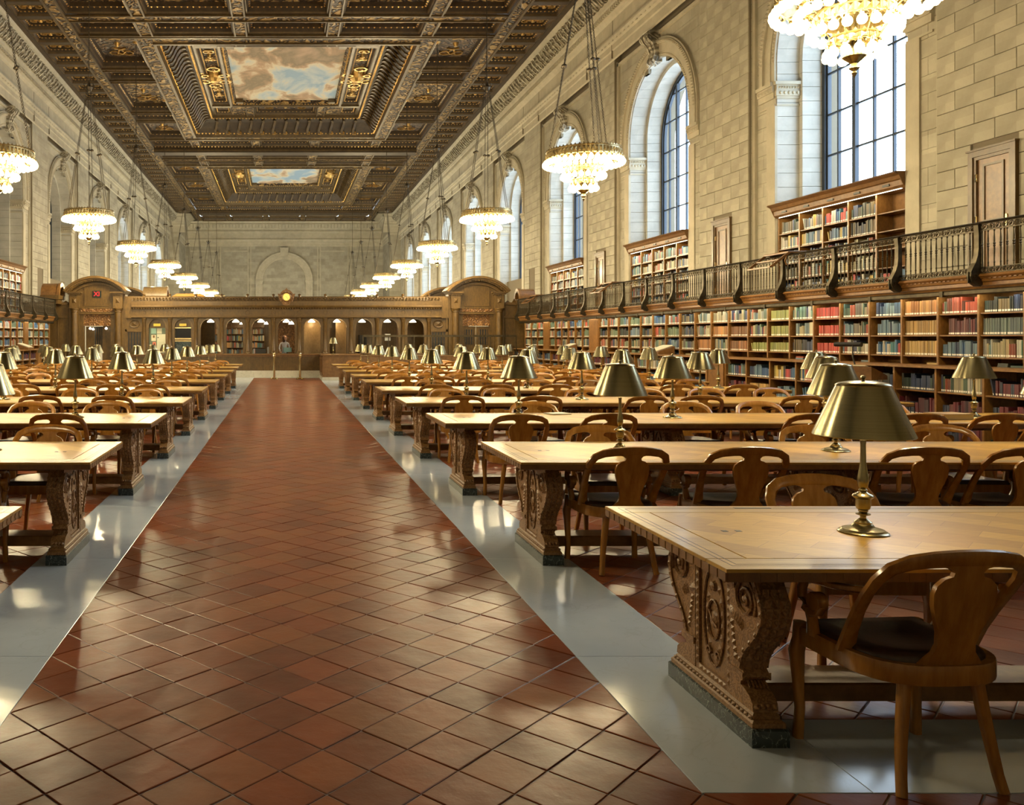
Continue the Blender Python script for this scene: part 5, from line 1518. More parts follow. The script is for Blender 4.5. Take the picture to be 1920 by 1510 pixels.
def cname(c):
    r_, g_, b_ = c; mx_ = max(c)
    if mx_ < 0.07: return 'near-black'
    if max(c)-min(c) < 0.25*mx_: return 'pale cream' if mx_ > 0.4 else 'grey'
    if r_ >= g_ >= b_:
        if g_ < 0.35*r_: return 'dark claret' if r_ < 0.2 else 'red'
        if g_ < 0.6*r_: return 'brown' if r_ < 0.3 else 'orange-brown'
        return 'tan' if r_ > 0.33 else ('olive' if g_ > 0.8*r_ else 'dull brown')
    if g_ >= r_ and g_ >= b_: return 'olive green' if b_ < 0.5*g_ else 'grey-green'
    return 'blue' if b_ > 0.2 else ('slate' if r_ > 0.6*b_ else 'navy')
def fill(side, u, y0, y1, z, hmax, pal, where, ind, depth=0.16):
    cols = PAL[pal]; uniform = pal in ('red','olive','tan','brown','orange','slate')
    nb_ = 0
    y = y0+0.008; col = R.choice(cols); run = 0; wq = R.choice((0.026,0.031,0.036,0.043))
    hq = hmax*R.uniform(0.74,0.86)
    gap = 0.0 if R.random() < 0.55 else R.uniform(0.03, 0.16)
    while True:
        if run <= 0:
            col = R.choice(cols); run = R.randint(1, 9 if uniform else 4)
            if not uniform: wq = R.choice((0.020,0.024,0.028,0.034,0.042)); hq = hmax*R.choice((0.62,0.68,0.74,0.80,0.86,0.9))
        run -= 1
        if y+wq > y1-0.006-gap: break
        h_ = round(hq*R.choice((0.985,1.0)), 3)
        du = R.uniform(0,0.012)
        if ind and IND[0] < 292:
            o = put('book', book_mesh(wq-0.0015, h_, depth, col), None, (XC+side*(u+du), y+wq/2, z))
            nb_ += 1
            tag(o, '%s, %s from right, %s' % (cname(col)+' book', nth(nb_), where), 'book', 'books on the shelves of the right wall'); IND[0] += 1
        else: mass(side, u+du, y+wq/2, z, wq-0.0015, h_, depth, col)
        y += wq
    if gap > 0.07 and not ind: mass(side, u+0.006, y+0.02, z, 0.022, round(hq*0.92,3), depth, R.choice(cols), 0.24)
def bookcase(side, y0, y1, label, first_idx, pil=True):
    r = tag(empty('bookcase', (XC,0,0)), label, 'bookcase', 'built-in oak bookcases'); r.scale.x = side
    b = MB(); b.box(UB+0.30, UB+0.34, y0, y1, 0.0, Z_TOP+0.05); put('back_panel', b.mesh('back_panel', [oak_shelf]), r)
    b = MB(); b.box(UL-0.02, UL+0.05, y0, y1, 0.0, 0.10); put('base_board', b.mesh('base_board', [oak_shelf]), r)
    b = MB(); b.cham(UL-0.04, UB+0.30, y0, y1, Z_LED-0.032, Z_LED, 0.006, 2, 1); put('counter', b.mesh('counter', [oak_shelf]), r)
    b = MB(); b.box(UB-0.01, UB+0.3, y0, y1, Z_TOP, Z_TOP+0.06); put('top_rail', b.mesh('top_rail', [oak_shelf]), r)
    n = max(1, int(round((y1-y0)/0.742))); pt = (y1-y0)/n
    nl = max(1, int(round((y1-y0)/0.80))); plw = (y1-y0)/nl
    dm = MB(); dm.cham(UB-0.005, UB+0.30, -0.019, 0.019, Z_LED, Z_TOP, 0.004, 0, -1); dme = dm.mesh('divider', [oak_shelf])
    lm = MB(); lm.cham(UL, UL+0.42, -0.019, 0.019, 0.10, Z_LED-0.03, 0.004, 0, -1); lme = lm.mesh('divider', [oak_shelf])
    for i in range(n+1): put('divider', dme, r, (0, y0+pt*i+(0.019 if i == 0 else -0.019 if i == n else 0), 0))
    for i in range(nl+1): put('divider', lme, r, (0, y0+plw*i+(0.019 if i == 0 else -0.019 if i == nl else 0), 0))
    sm = MB(); sm.cham(UB+0.008, UB+0.30, -pt/2+0.019, pt/2-0.019, -0.02, 0, 0.003, 0, -1); sme = sm.mesh('shelf', [oak_shelf])
    sl_ = MB(); sl_.cham(UL+0.012, UL+0.42, -plw/2+0.019, plw/2-0.019, -0.02, 0, 0.003, 0, -1); sle = sl_.mesh('shelf', [oak_shelf])
    for i in range(n):
        for z in Z_SH: put('shelf', sme, r, (0, y0+pt*(i+0.5), z))
    for i in range(nl):
        for z in Z_LO: put('shelf', sle, r, (0, y0+plw*(i+0.5), z))
    return n, pt, nl, plw
RUNS = [(10.45, 17.87, 'oak bookcase under the right gallery, the nearest run with the all-red section'), (18.62, 26.3, 'oak bookcase under the right gallery, second run from the viewpoint'), (27.05, 31.2, 'oak bookcase under the right gallery, short third run'), (31.8, 34.3, 'oak bookcase under the right gallery, last short run before the screen')]
def pilaster(side, y0, y1, label, books=False):
    r = tag(empty('panelled_cupboard', (XC,0,0)), label, 'cupboard', 'panelled oak cupboards between bookcases'); r.scale.x = side
    if books:
        b = MB(); b.box(UB+0.30, UB+0.34, y0, y1, Z_LED, Z_TOP+0.05); b.box(UB-0.01, UB+0.3, y0, y1, Z_TOP, Z_TOP+0.06); put('back_panel', b.mesh('back_panel', [oak_shelf]), r)
        for z in Z_SH:
            b = MB(); b.cham(UB+0.008, UB+0.30, y0+0.001, y1-0.001, z-0.02, z, 0.003, 0, -1); put('shelf', b.mesh('shelf', [oak_shelf]), r)
            fill(side, UB+0.028, y0+0.01, y1-0.01, z, 0.275, 'brown' if z < 1.9 else 'mix', '', False)
    else:
        b = MB(); b.box(UB-0.02, UB+0.34, y0, y1, Z_LED, Z_TOP+0.05); put('upper_pilaster', b.mesh('upper_pilaster', [oak_shelf]), r)
    b = MB(); b.box(UL-0.01, UB+0.34, y0, y1, 0.0, Z_LED-0.035); b.cham(UL-0.05, UB, y0-0.01, y1+0.01, Z_LED-0.035, Z_LED+0.003, 0.006, 2, 1); put('body', b.mesh('body', [oak_shelf]), r)
    b = MB(); w_ = y1-y0
    for (a, c, z0, z1) in ((0,0.07,0.1,1.14),(w_-0.07,w_,0.1,1.14),(0.07,w_-0.07,0.1,0.2),(0.07,w_-0.07,1.04,1.14)): b.box(UL-0.028, UL-0.008, y0+a, y0+c, z0, z1)
    put('door', b.mesh('door', [oak_shelf]), r)
pilaster(1, 17.87, 18.62, 'narrow panelled oak cupboard between the first two right-hand bookcases', True)
pilaster(1, 26.3, 27.05, 'panelled oak pilaster cupboard between the second and third right-hand bookcases')
pilaster(1, 31.2, 31.8, 'panelled oak pilaster cupboard before the last right-hand bookcase')
sec = 0
for (y0, y1, lab) in RUNS:
    n, pt, nl, plw = bookcase(1, y0, y1, lab, sec)
    for i in range(n):
        yc = y0+pt*i; k = int(round((yc-11.19)/0.742))
        pal = UPPAL[k] if 0 <= k < len(UPPAL) else [R.choice(('mix','mix','pale','dark','warmmix','blue','green')) for _ in range(4)]
        for row in range(3):
            z = Z_SH[2-row]; h = 0.262 if row == 0 else 0.275
            secn = {0:'the rightmost full section',1:'the claret and red section',2:'the orange and tan section',3:'the section left of tan',4:'the section right of all-red',5:'the all-red section',6:'the section left of all-red',7:'the olive section'}.get(k)
            where = '%s shelf of %s' % (['top','second','third'][row], secn)
            if pal[row] == 'red' or pal[row] == 'olive': h = 0.235
            fill(1, UB+0.028, yc+0.022, yc+pt-0.022, z, h, pal[row], where, secn is not None)
        # low compartment on the counter: books lying flat
        yy = yc+0.05
        while yy < yc+pt-0.3 and R.random() < 0.8:
            wv = R.uniform(0.16,0.24)
            for lay in range(R.randint(1,3)): mass(1, UB+0.03+R.uniform(0,0.02), yy+wv/2, Z_LED+0.001+0.026*lay, wv, 0.025, 0.2, R.choice(PAL[pal[3]]), 0.0, False)
            yy += wv+R.uniform(0.02,0.2)
    for i in range(nl):
        yc = y0+plw*i; k = int(round((yc-10.8)/0.8))
        pal = LOPAL[k] if 0 <= k < len(LOPAL) else [R.choice(('dark','claret','mix','blue')) for _ in range(2)]
        for row in range(2): fill(1, UL+0.05, yc+0.022, yc+plw-0.022, Z_LO[2-row], [0.27,0.29][row], pal[row], '', False, 0.2)
        fill(1, UL+0.05, yc+0.022, yc+plw-0.022, Z_LO[0], 0.30, R.choice(('claret','dark')), '', False, 0.2)
# left wall: only the far part is in view
n, pt, nl, plw = bookcase(-1, 23.6, 31.1, 'oak bookcase under the left gallery, longer run at the left edge', 0)
for i in range(n):
    for row in range(3): fill(-1, UB+0.028, 23.6+pt*i+0.022, 23.6+pt*(i+1)-0.022, Z_SH[2-row], 0.27, R.choice(('pale','mix','blue','green','bright')), '', False)
for i in range(nl):
    for row in range(2): fill(-1, UL+0.05, 23.6+plw*i+0.022, 23.6+plw*(i+1)-0.022, Z_LO[2-row], 0.28, R.choice(('dark','mix','claret')), '', False)
pilaster(-1, 31.1, 31.55, 'narrow panelled oak cupboard between the two left-hand bookcases')
n, pt, nl, plw = bookcase(-1, 31.55, 34.5, 'oak bookcase under the left gallery, short run beside the screen', 0)
for i in range(n):
    for row in range(3): fill(-1, UB+0.028, 31.55+pt*i+0.022, 31.55+pt*(i+1)-0.022, Z_SH[2-row], 0.27, R.choice(('pale','blue','green','bright')), '', False)
for i in range(nl):
    for row in range(2): fill(-1, UL+0.05, 31.55+plw*i+0.022, 31.55+plw*(i+1)-0.022, Z_LO[2-row], 0.28, R.choice(('dark','mix')), '', False)
# ---- gallery bookcases under the windows
UGB = 11.02
Z_GS = [2.58, 2.92, 3.26, 3.60, 3.94]; GT = 4.30
def gallery_case(side, c, lab):
    r = tag(empty('gallery_bookcase', (XC, c, 0)), lab, 'bookcase', 'oak bookcases under the arched windows'); r.scale.x = side
    H2 = RO-0.02
    b = MB(); b.box(UGB+0.30, UGB+0.33, -H2, H2, ZG, GT+0.1); put('back_panel', b.mesh('back_panel', [oak_frame]), r)
    b = MB(); b.ext([(UGB+0.34,4.60),(UGB-0.22,4.60),(UGB-0.24,4.575),(UGB-0.20,4.555),(UGB-0.16,4.53),(UGB-0.13,4.47),(UGB-0.10,4.45),(UGB-0.08,4.36),(UGB-0.05,4.33),(UGB-0.02,4.31),(UGB+0.3,4.31)], 1, -H2-0.02, H2+0.02)
    b.prism([(UGB+0.34,4.60),(UGB-0.22,4.60),(UGB-0.16,4.53),(UGB-0.08,4.36),(UGB,4.31),(UGB+0.34,4.31)], 1, -H2-0.02, -H2)
    b.prism([(UGB+0.34,4.60),(UGB-0.22,4.60),(UGB-0.16,4.53),(UGB-0.08,4.36),(UGB,4.31),(UGB+0.34,4.31)], 1, H2, H2+0.02)
    put('cornice', b.mesh('cornice', [oak_frame]), r)
    b = MB()
    for k in range(5): b.box(UGB-0.105, UGB-0.085, -H2+0.81*(k+0.5)-0.09, -H2+0.81*(k+0.5)+0.09, 4.385, 4.425)
    put('name_slots', b.mesh('name_slots', [black]), r)
    d = MB(); d.cham(UGB, UGB+0.30, -0.022, 0.022, ZG, 4.31, 0.004, 0, -1); dme = d.mesh('divider', [oak_shelf])
    pt = 2*H2/5
    for i in range(6): put('divider', dme, r, (0, -H2+pt*i+(0.022 if i == 0 else -0.022 if i == 5 else 0), 0))
    s = MB(); s.cham(UGB+0.01, UGB+0.30, -pt/2+0.022, pt/2-0.022, -0.022, 0, 0.003, 0, -1); sme = s.mesh('shelf', [oak_frame])
    for i in range(5):
        for z in Z_GS: put('shelf', sme, r, (0, -H2+pt*(i+0.5), z))
    st = MB(); st.box(UGB-0.03, UGB-0.01, -H2+0.1, H2-0.1, 4.305, 4.315); put('strip_lamp', st.mesh('strip_lamp', [strip_m]), r)
    ld = case_light
    lo = bpy.data.objects.new('case_light', ld); COL.objects.link(lo); lo.parent = r; lo.location = (UGB-0.06, 0, 4.29)
    q = Vector((0.22,0,-1)).normalized(); X = Vector((0,1,0)); Z = -q; Y = Z.cross(X)
    lo.rotation_euler = Matrix((X, Y, Z)).transposed().to_euler()
    return pt, H2
strip_m = bulb_mat('lit_case_strip', (1.0,0.90,0.62), 5.0)
case_light = bpy.data.lights.new('case_light', 'AREA'); case_light.shape = 'RECTANGLE'; case_light.size = 3.8; case_light.size_y = 0.04; case_light.energy = 14; case_light.color = (1.0,0.88,0.6)
for side, ns in ((1, (0,1,2)), (-1, (1,2))):
    for n in ns:
        c = 17.55+8.29*n
        sd = 'right' if side > 0 else 'left'
        lab = 'oak bookcase with moulded cornice on the %s gallery under the %s window' % (sd, ['nearest full','second','third'][n])
        pt, H2 = gallery_case(side, c, lab)
        for i in range(5):
            for k, z in enumerate(Z_GS):
                if side > 0 and n == 0 and i == 0 and k > 0: continue      # an empty section at the near end
                fill(side, UGB+0.03, c-H2+pt*i+0.026, c-H2+pt*(i+1)-0.026, z, 0.31, R.choice(('bright','mix','bright','pale','dark')), '', False, 0.2)
for side, d in MASS.items():
    big = MB(); mats = [paper_m]; 
    for col, mb in d.items():
        mats.append(bc(col)); k = len(mats)-1; n = len(big.v)
        big.v += mb.v; big.f += [tuple(i+n for i in f) for f in mb.f]; big.m += [0 if False else (k if m == 0 else 9999) for m in mb.m]
    mats.append(label_m); big.m = [len(mats)-1 if m == 9999 else m for m in big.m]
    o = big.build('shelved_books', mats, None, (XC,0,0)); o.scale.x = side
    tag(o, 'rows of cloth-bound library books filling the %s wall shelves' % ('right' if side > 0 else 'left'), 'books', None, 'stuff')
# ================================================================== THE WOODEN DELIVERY SCREEN ACROSS THE ROOM
YS = 35.6
def P5(x): return XC+x
scr = tag(empty('delivery_screen', (XC, YS, 0)), 'carved oak arcaded screen across the room with a clock on its crest', 'screen')
ARW = 1.062
A_N = range(-5, 6)
b = MB(); b.box(-6.35, 6.35, -0.06, 0.1, 0.0, 0.285); put('marble_plinth', b.mesh('marble_plinth', [marble_base]), scr)
def framed(mb, x0, x1, z0, z1, y, d=0.02, w_=0.05):
    mb.box(x0, x1, y, y+0.03, z0, z1)
    for (a, c, e, f) in ((x0,x0+w_,z0,z1),(x1-w_,x1,z0,z1),(x0+w_,x1-w_,z0,z0+w_),(x0+w_,x1-w_,z1-w_,z1)): mb.box(a, c, y-d, y, e, f)
for k in A_N:                              # dado panels
    b = MB(); framed(b, ARW*k-0.44, ARW*k+0.44, 0.30, 0.86, 0.0, 0.02, 0.07); put('dado_panel', b.mesh('dado_panel', [oak_screen]), scr)
b = MB()
for k in list(A_N)+[6]:
    x = ARW*(k-0.5); b.box(x-0.09, x+0.09, -0.04, 0.06, 0.285, 0.88)
b.box(-6.35, 6.35, 0.0, 0.08, 0.285, 0.32)
put('dado_posts', b.mesh('dado_posts', [oak_screen]), scr)
b = MB(); b.cham(-6.35, 6.35, -0.16, 0.55, 0.93, 0.975, 0.012, 2, 1); b.box(-6.35, 6.35, -0.08, 0.3, 0.86, 0.93); put('counter', b.mesh('counter', [oak_frame]), scr)
col = MB(); col.lathe([(0.11,0.975),(0.11,1.03),(0.085,1.06),(0.092,1.09),(0.075,1.12),(0.078,1.6),(0.070,2.28),(0.085,2.30),(0.08,2.34),(0.105,2.38),(0.105,2.44),(0.0,2.44)], 14)
colm = col.mesh('column', [oak_screen], 40)
for k in list(A_N)+[6]: put('column', colm, scr, (ARW*(k-0.5), -0.03, 0))
ar = MB(); rz = 2.06; rr = 0.345             # arch head panel
hw2 = ARW/2-0.05
n = 14
for i in range(n):
    t0, t1 = PI*i/n, PI*(i+1)/n
    def outp(t):
        c, s_ = math.cos(t), math.sin(t)
        m_ = min(hw2/abs(c) if abs(c) > 1e-6 else 9, 0.44/abs(s_) if abs(s_) > 1e-6 else 9)
        return (m_*c, rz+m_*s_)
    ar.prism([(rr*math.cos(t0),rz+rr*math.sin(t0)), outp(t0), outp(t1), (rr*math.cos(t1),rz+rr*math.sin(t1))], 1, 0.0, 0.22)
    ar.prism([(rr*math.cos(t0),rz+rr*math.sin(t0)), ((rr+.05)*math.cos(t0),rz+(rr+.05)*math.sin(t0)), ((rr+.05)*math.cos(t1),rz+(rr+.05)*math.sin(t1)), (rr*math.cos(t1),rz+rr*math.sin(t1))], 1, -0.03, 0.0)
for sg in (-1,1):
    x0, x1 = sorted((sg*rr, sg*hw2)); ar.box(x0, x1, 0.0, 0.22, 0.975, rz)
    x0, x1 = sorted((sg*(rr-0.01), sg*(rr+0.06))); ar.box(x0, x1, -0.02, 0.0, 2.0, 2.06)
arm_ = ar.mesh('arch', [oak_screen])
for k in A_N: put('arch', arm_, scr, (ARW*k, 0, 0))
b = MB()                                     # entablature
E0 = [(0.0,2.44),(-0.10,2.44),(-0.13,2.47),(-0.13,2.50),(-0.08,2.52),(-0.08,2.80),(-0.12,2.83),(-0.18,2.86),(-0.20,2.90),(-0.14,2.91),(-0.10,2.95),(-0.10,3.13),(-0.06,3.14),(-0.02,3.30),(0.05,3.33),(0.3,3.33),(0.3,2.44)]
b.ext(E0, 0, -6.35, 6.35, 0, True)
put('entablature', b.mesh('entablature', [oak_screen]), scr)
b = MB()
for k in list(A_N)+[6]:                      # little masks on the frieze above each column
    x = ARW*(k-0.5); b.lathe([(0.0,0.05),(0.06,0.03),(0.09,-0.01)], 10, (x,-0.08,2.66), 0, 1)
    b.v = b.v
for i in range(96):                          # carved cresting
    x = -6.3+12.6*(i+0.5)/96; s_ = 1 if i % 2 else -1
    b.sweep([(x+0.045*math.cos(a), -0.10, 3.23+0.06*math.sin(a)) for a in [2*PI*q/6 for q in range(6)]], 0.014, 0.02, (0,1,0), 0, 4, 1, False, True)
    b.pyr((x, -0.06, 3.22), (0.03,0,0.01*s_), (0,0,0.05), (0,-0.06,0))
for i in range(120):
    x = -6.3+12.6*(i+0.5)/120; b.box(x-0.022, x+0.022, -0.175, -0.13, 2.815, 2.85)
for k in range(-5, 7):
    x = ARW*(k-0.5); b.lathe([(0.07,3.3),(0.05,3.36),(0.07,3.40),(0.03,3.43),(0.0,3.44)], 8, (x,0.0,0))
tag(put('carved_cresting', b.mesh('carved_cresting', [oak_screen]), scr), kind='stuff')
for sg in (-1, 1):                           # plain bay with an oval and grille beside each doorway
    x0, x1 = sorted((sg*5.86, sg*6.62))
    b = MB(); b.box(x0, x1, 0.03, 0.12, 0.285, 2.44); b.box(x0-0.02, x1+0.02, -0.05, 0.3, 2.44, 3.33); b.box(x0, x1, -0.06, 0.08, 0.0, 0.285)
    b.box(x0, x0+0.07, -0.02, 0.03, 0.285, 2.44); b.box(x1-0.07, x1, -0.02, 0.03, 0.285, 2.44); b.box(x0, x1, -0.02, 0.03, 1.88, 1.98)
    b.sweep([((x0+x1)/2+0.20*math.cos(a), 0.02, 2.20+0.14*math.sin(a)) for a in [2*PI*q/16 for q in range(16)]], 0.022, 0.03, (0,1,0), 0, 5, 1, False, True)
    b.pyr(((x0+x1)/2,0.03,2.2),(0.1,0,0),(0,0,0.08),(0,-0.04,0))
    put('side_bay', b.mesh('side_bay', [oak_screen]), scr)
    b = MB(); b.box(x0+0.12, x1-0.12, 0.015, 0.03, 1.05, 1.86, 1)
    for k in range(4):
        x = x0+0.2+(x1-x0-0.4)*k/3; b.lathe([(0.012,1.05),(0.02,1.2),(0.012,1.35),(0.025,1.45),(0.012,1.55),(0.02,1.7),(0.012,1.86)], 6, (x,0.0,0))
    tag(put('spindle_grille', b.mesh('spindle_grille', [oak_screen, black]), scr), kind='stuff')

# blind arches: notice board and wall screen
b = MB(); b.box(-5*ARW-0.35, -5*ARW+0.35, 0.12, 0.16, 0.975, 2.42); b.box(-4*ARW-0.35, -4*ARW+0.35, 0.12, 0.16, 0.975, 2.42); put('blind_arch_back', b.mesh('blind_arch_back', [oak_screen]), scr)
nb = tag(empty('notice_board', (P5(-5*ARW), YS+0.10, 0)), 'notice board with pinned papers in the leftmost arch of the screen', 'notice board')
b = MB(); b.box(-0.33, 0.33, 0.0, 0.02, 1.0, 2.04); put('board', b.mesh('board', [plain('board_grey_green', (0.10,0.13,0.09), 0.7)]), nb)
def paper(parent, nm, x0, x1, z0, z1, c, y=-0.006, lab=None):
    m = MB(); m.box(x0, x1, y, y+0.005, z0, z1); o = put(nm, m.mesh(nm, [plain(nm+'_colour', c, 0.7)]), parent)
    if lab: o['label'] = lab
paper(nb, 'poster', -0.26, -0.05, 1.80, 2.02, (0.22,0.36,0.29), lab='pale green poster'); paper(nb, 'poster', -0.25, -0.06, 1.50, 1.75, (0.55,0.50,0.34), lab='cream poster with a brown picture')
paper(nb, 'picture', -0.19, -0.11, 1.63, 1.73, (0.16,0.08,0.03), -0.009); paper(nb, 'poster', -0.20, -0.06, 1.27, 1.46, (0.50,0.16,0.09), lab='orange-red poster')
paper(nb, 'dark_mark', -0.15, -0.10, 1.33, 1.40, (0.05,0.01,0.01), -0.009); paper(nb, 'poster', -0.26, -0.07, 1.02, 1.24, (0.42,0.42,0.33), lab='grey paper')
paper(nb, 'sheet', -0.02, 0.18, 1.80, 2.02, (0.50,0.48,0.34)); paper(nb, 'sheet', -0.02, 0.33, 1.02, 1.78, (0.52,0.52,0.38)); paper(nb, 'dark_mark', 0.0, 0.05, 1.62, 1.66, (0.02,0.02,0.02), -0.009)
for k in range(5): paper(nb, 'text_line', 0.05, 0.28, 1.20+0.06*k, 1.21+0.06*k, (0.30,0.28,0.18), -0.009)
ws = tag(empty('wall_screen', (P5(-4*ARW), YS+0.08, 0)), 'blank black screen in a brass-edged frame in the second arch', 'screen')
b = MB(); b.box(-0.31, 0.31, 0.0, 0.03, 1.62, 2.02); put('panel', b.mesh('panel', [plain('screen_black', (0.004,0.005,0.008), 0.15)]), ws)
b = MB(); b.box(-0.34, 0.34, -0.01, 0.03, 2.02, 2.06); b.box(-0.34, 0.34, -0.01, 0.03, 1.56, 1.62); b.box(-0.34, 0.34, -0.012, 0.03, 1.48, 1.52); put('frame', b.mesh('frame', [brass_bright]), ws)
b = MB(); b.box(-0.33, 0.33, 0.0, 0.03, 1.0, 1.48); put('marbled_panel', b.mesh('marbled_panel', [marble_dark]), ws)
for k, nm in ((-5, 'leftmost'), (-4, 'second')):
    sg_ = tag(empty('arch_sign', (P5(k*ARW), YS-0.03, 2.16)), 'small brass-yellow sign plate over the %s arch of the screen' % nm, 'sign')
    b = MB(); b.box(-0.14, 0.14, 0, 0.02, -0.05, 0.05); put('plate', b.mesh('plate', [plain('yellow_plate', (0.62,0.45,0.05), 0.35)]), sg_)
    b = MB(); 
    for q in range(6): b.box(-0.11+0.04*q, -0.085+0.04*q, -0.004, 0, -0.02, 0.02-0.01*(q % 2))
    tag(put('worn_lettering', b.mesh('worn_lettering', [plain('sign_letters', (0.35,0.22,0.02), 0.5)]), sg_), kind='stuff')

# clock on the crest
ck = tag(empty('crest_clock', (XC, YS-0.16, 3.30)), 'round clock with lit yellow dial in a carved frame on the crest', 'clock')
b = MB()
sh = [(0.0,0.38),(0.05,0.30),(0.14,0.27),(0.22,0.20),(0.27,0.12),(0.36,0.14),(0.33,0.02),(0.31,-0.10),(0.25,-0.18),(0.17,-0.24),(0.13,-0.32),(0.0,-0.36)]
b.prism(sh+[(-x,z) for x, z in sh[::-1][1:-1]], 1, 0.0, 0.10)
b.lathe([(0.155,0.0),(0.20,-0.04),(0.175,-0.06),(0.15,-0.03),(0.145,0.0)], 28, (0,0,0), 0, 1)
for k in range(10):
    a = 2*PI*k/10; b.pyr((0.24*math.cos(a), 0.0, 0.23*math.sin(a)-0.01), (0.035,0,0), (0,0,0.035), (0,-0.03,0))
put('case', b.mesh('case', [oak_frame]), ck)
b = MB(); b.lathe([(0.0,-0.012),(0.148,-0.010),(0.148,0.0)], 28, (0,0,0), 0, 1); dial = put('dial', b.mesh('dial', [plain('clock_dial', (0.8,0.62,0.15), 0.4, 0, (1.0,0.72,0.16), 0.75)]), ck)
b = MB()
for k in range(12):
    a = 2*PI*k/12; c, s_ = math.cos(a), math.sin(a); b.pyr((0.12*c, -0.012, 0.12*s_), (0.006,0,0), (0,0,0.012), (0,-0.004,0))
tag(put('hour_marks', b.mesh('hour_marks', [black]), ck), kind='stuff')
for (a, l_) in ((PI*0.80, 0.06), (-PI*0.30, 0.10)):
    b = MB(); b.sweep([(0,-0.018,0),(l_*math.cos(a),-0.018,l_*math.sin(a))], 0.006, 0.003, (0,1,0), 0, 4); put('hand', b.mesh('hand', [plain('red_brown_hand', (0.25,0.05,0.02), 0.5)]), ck)

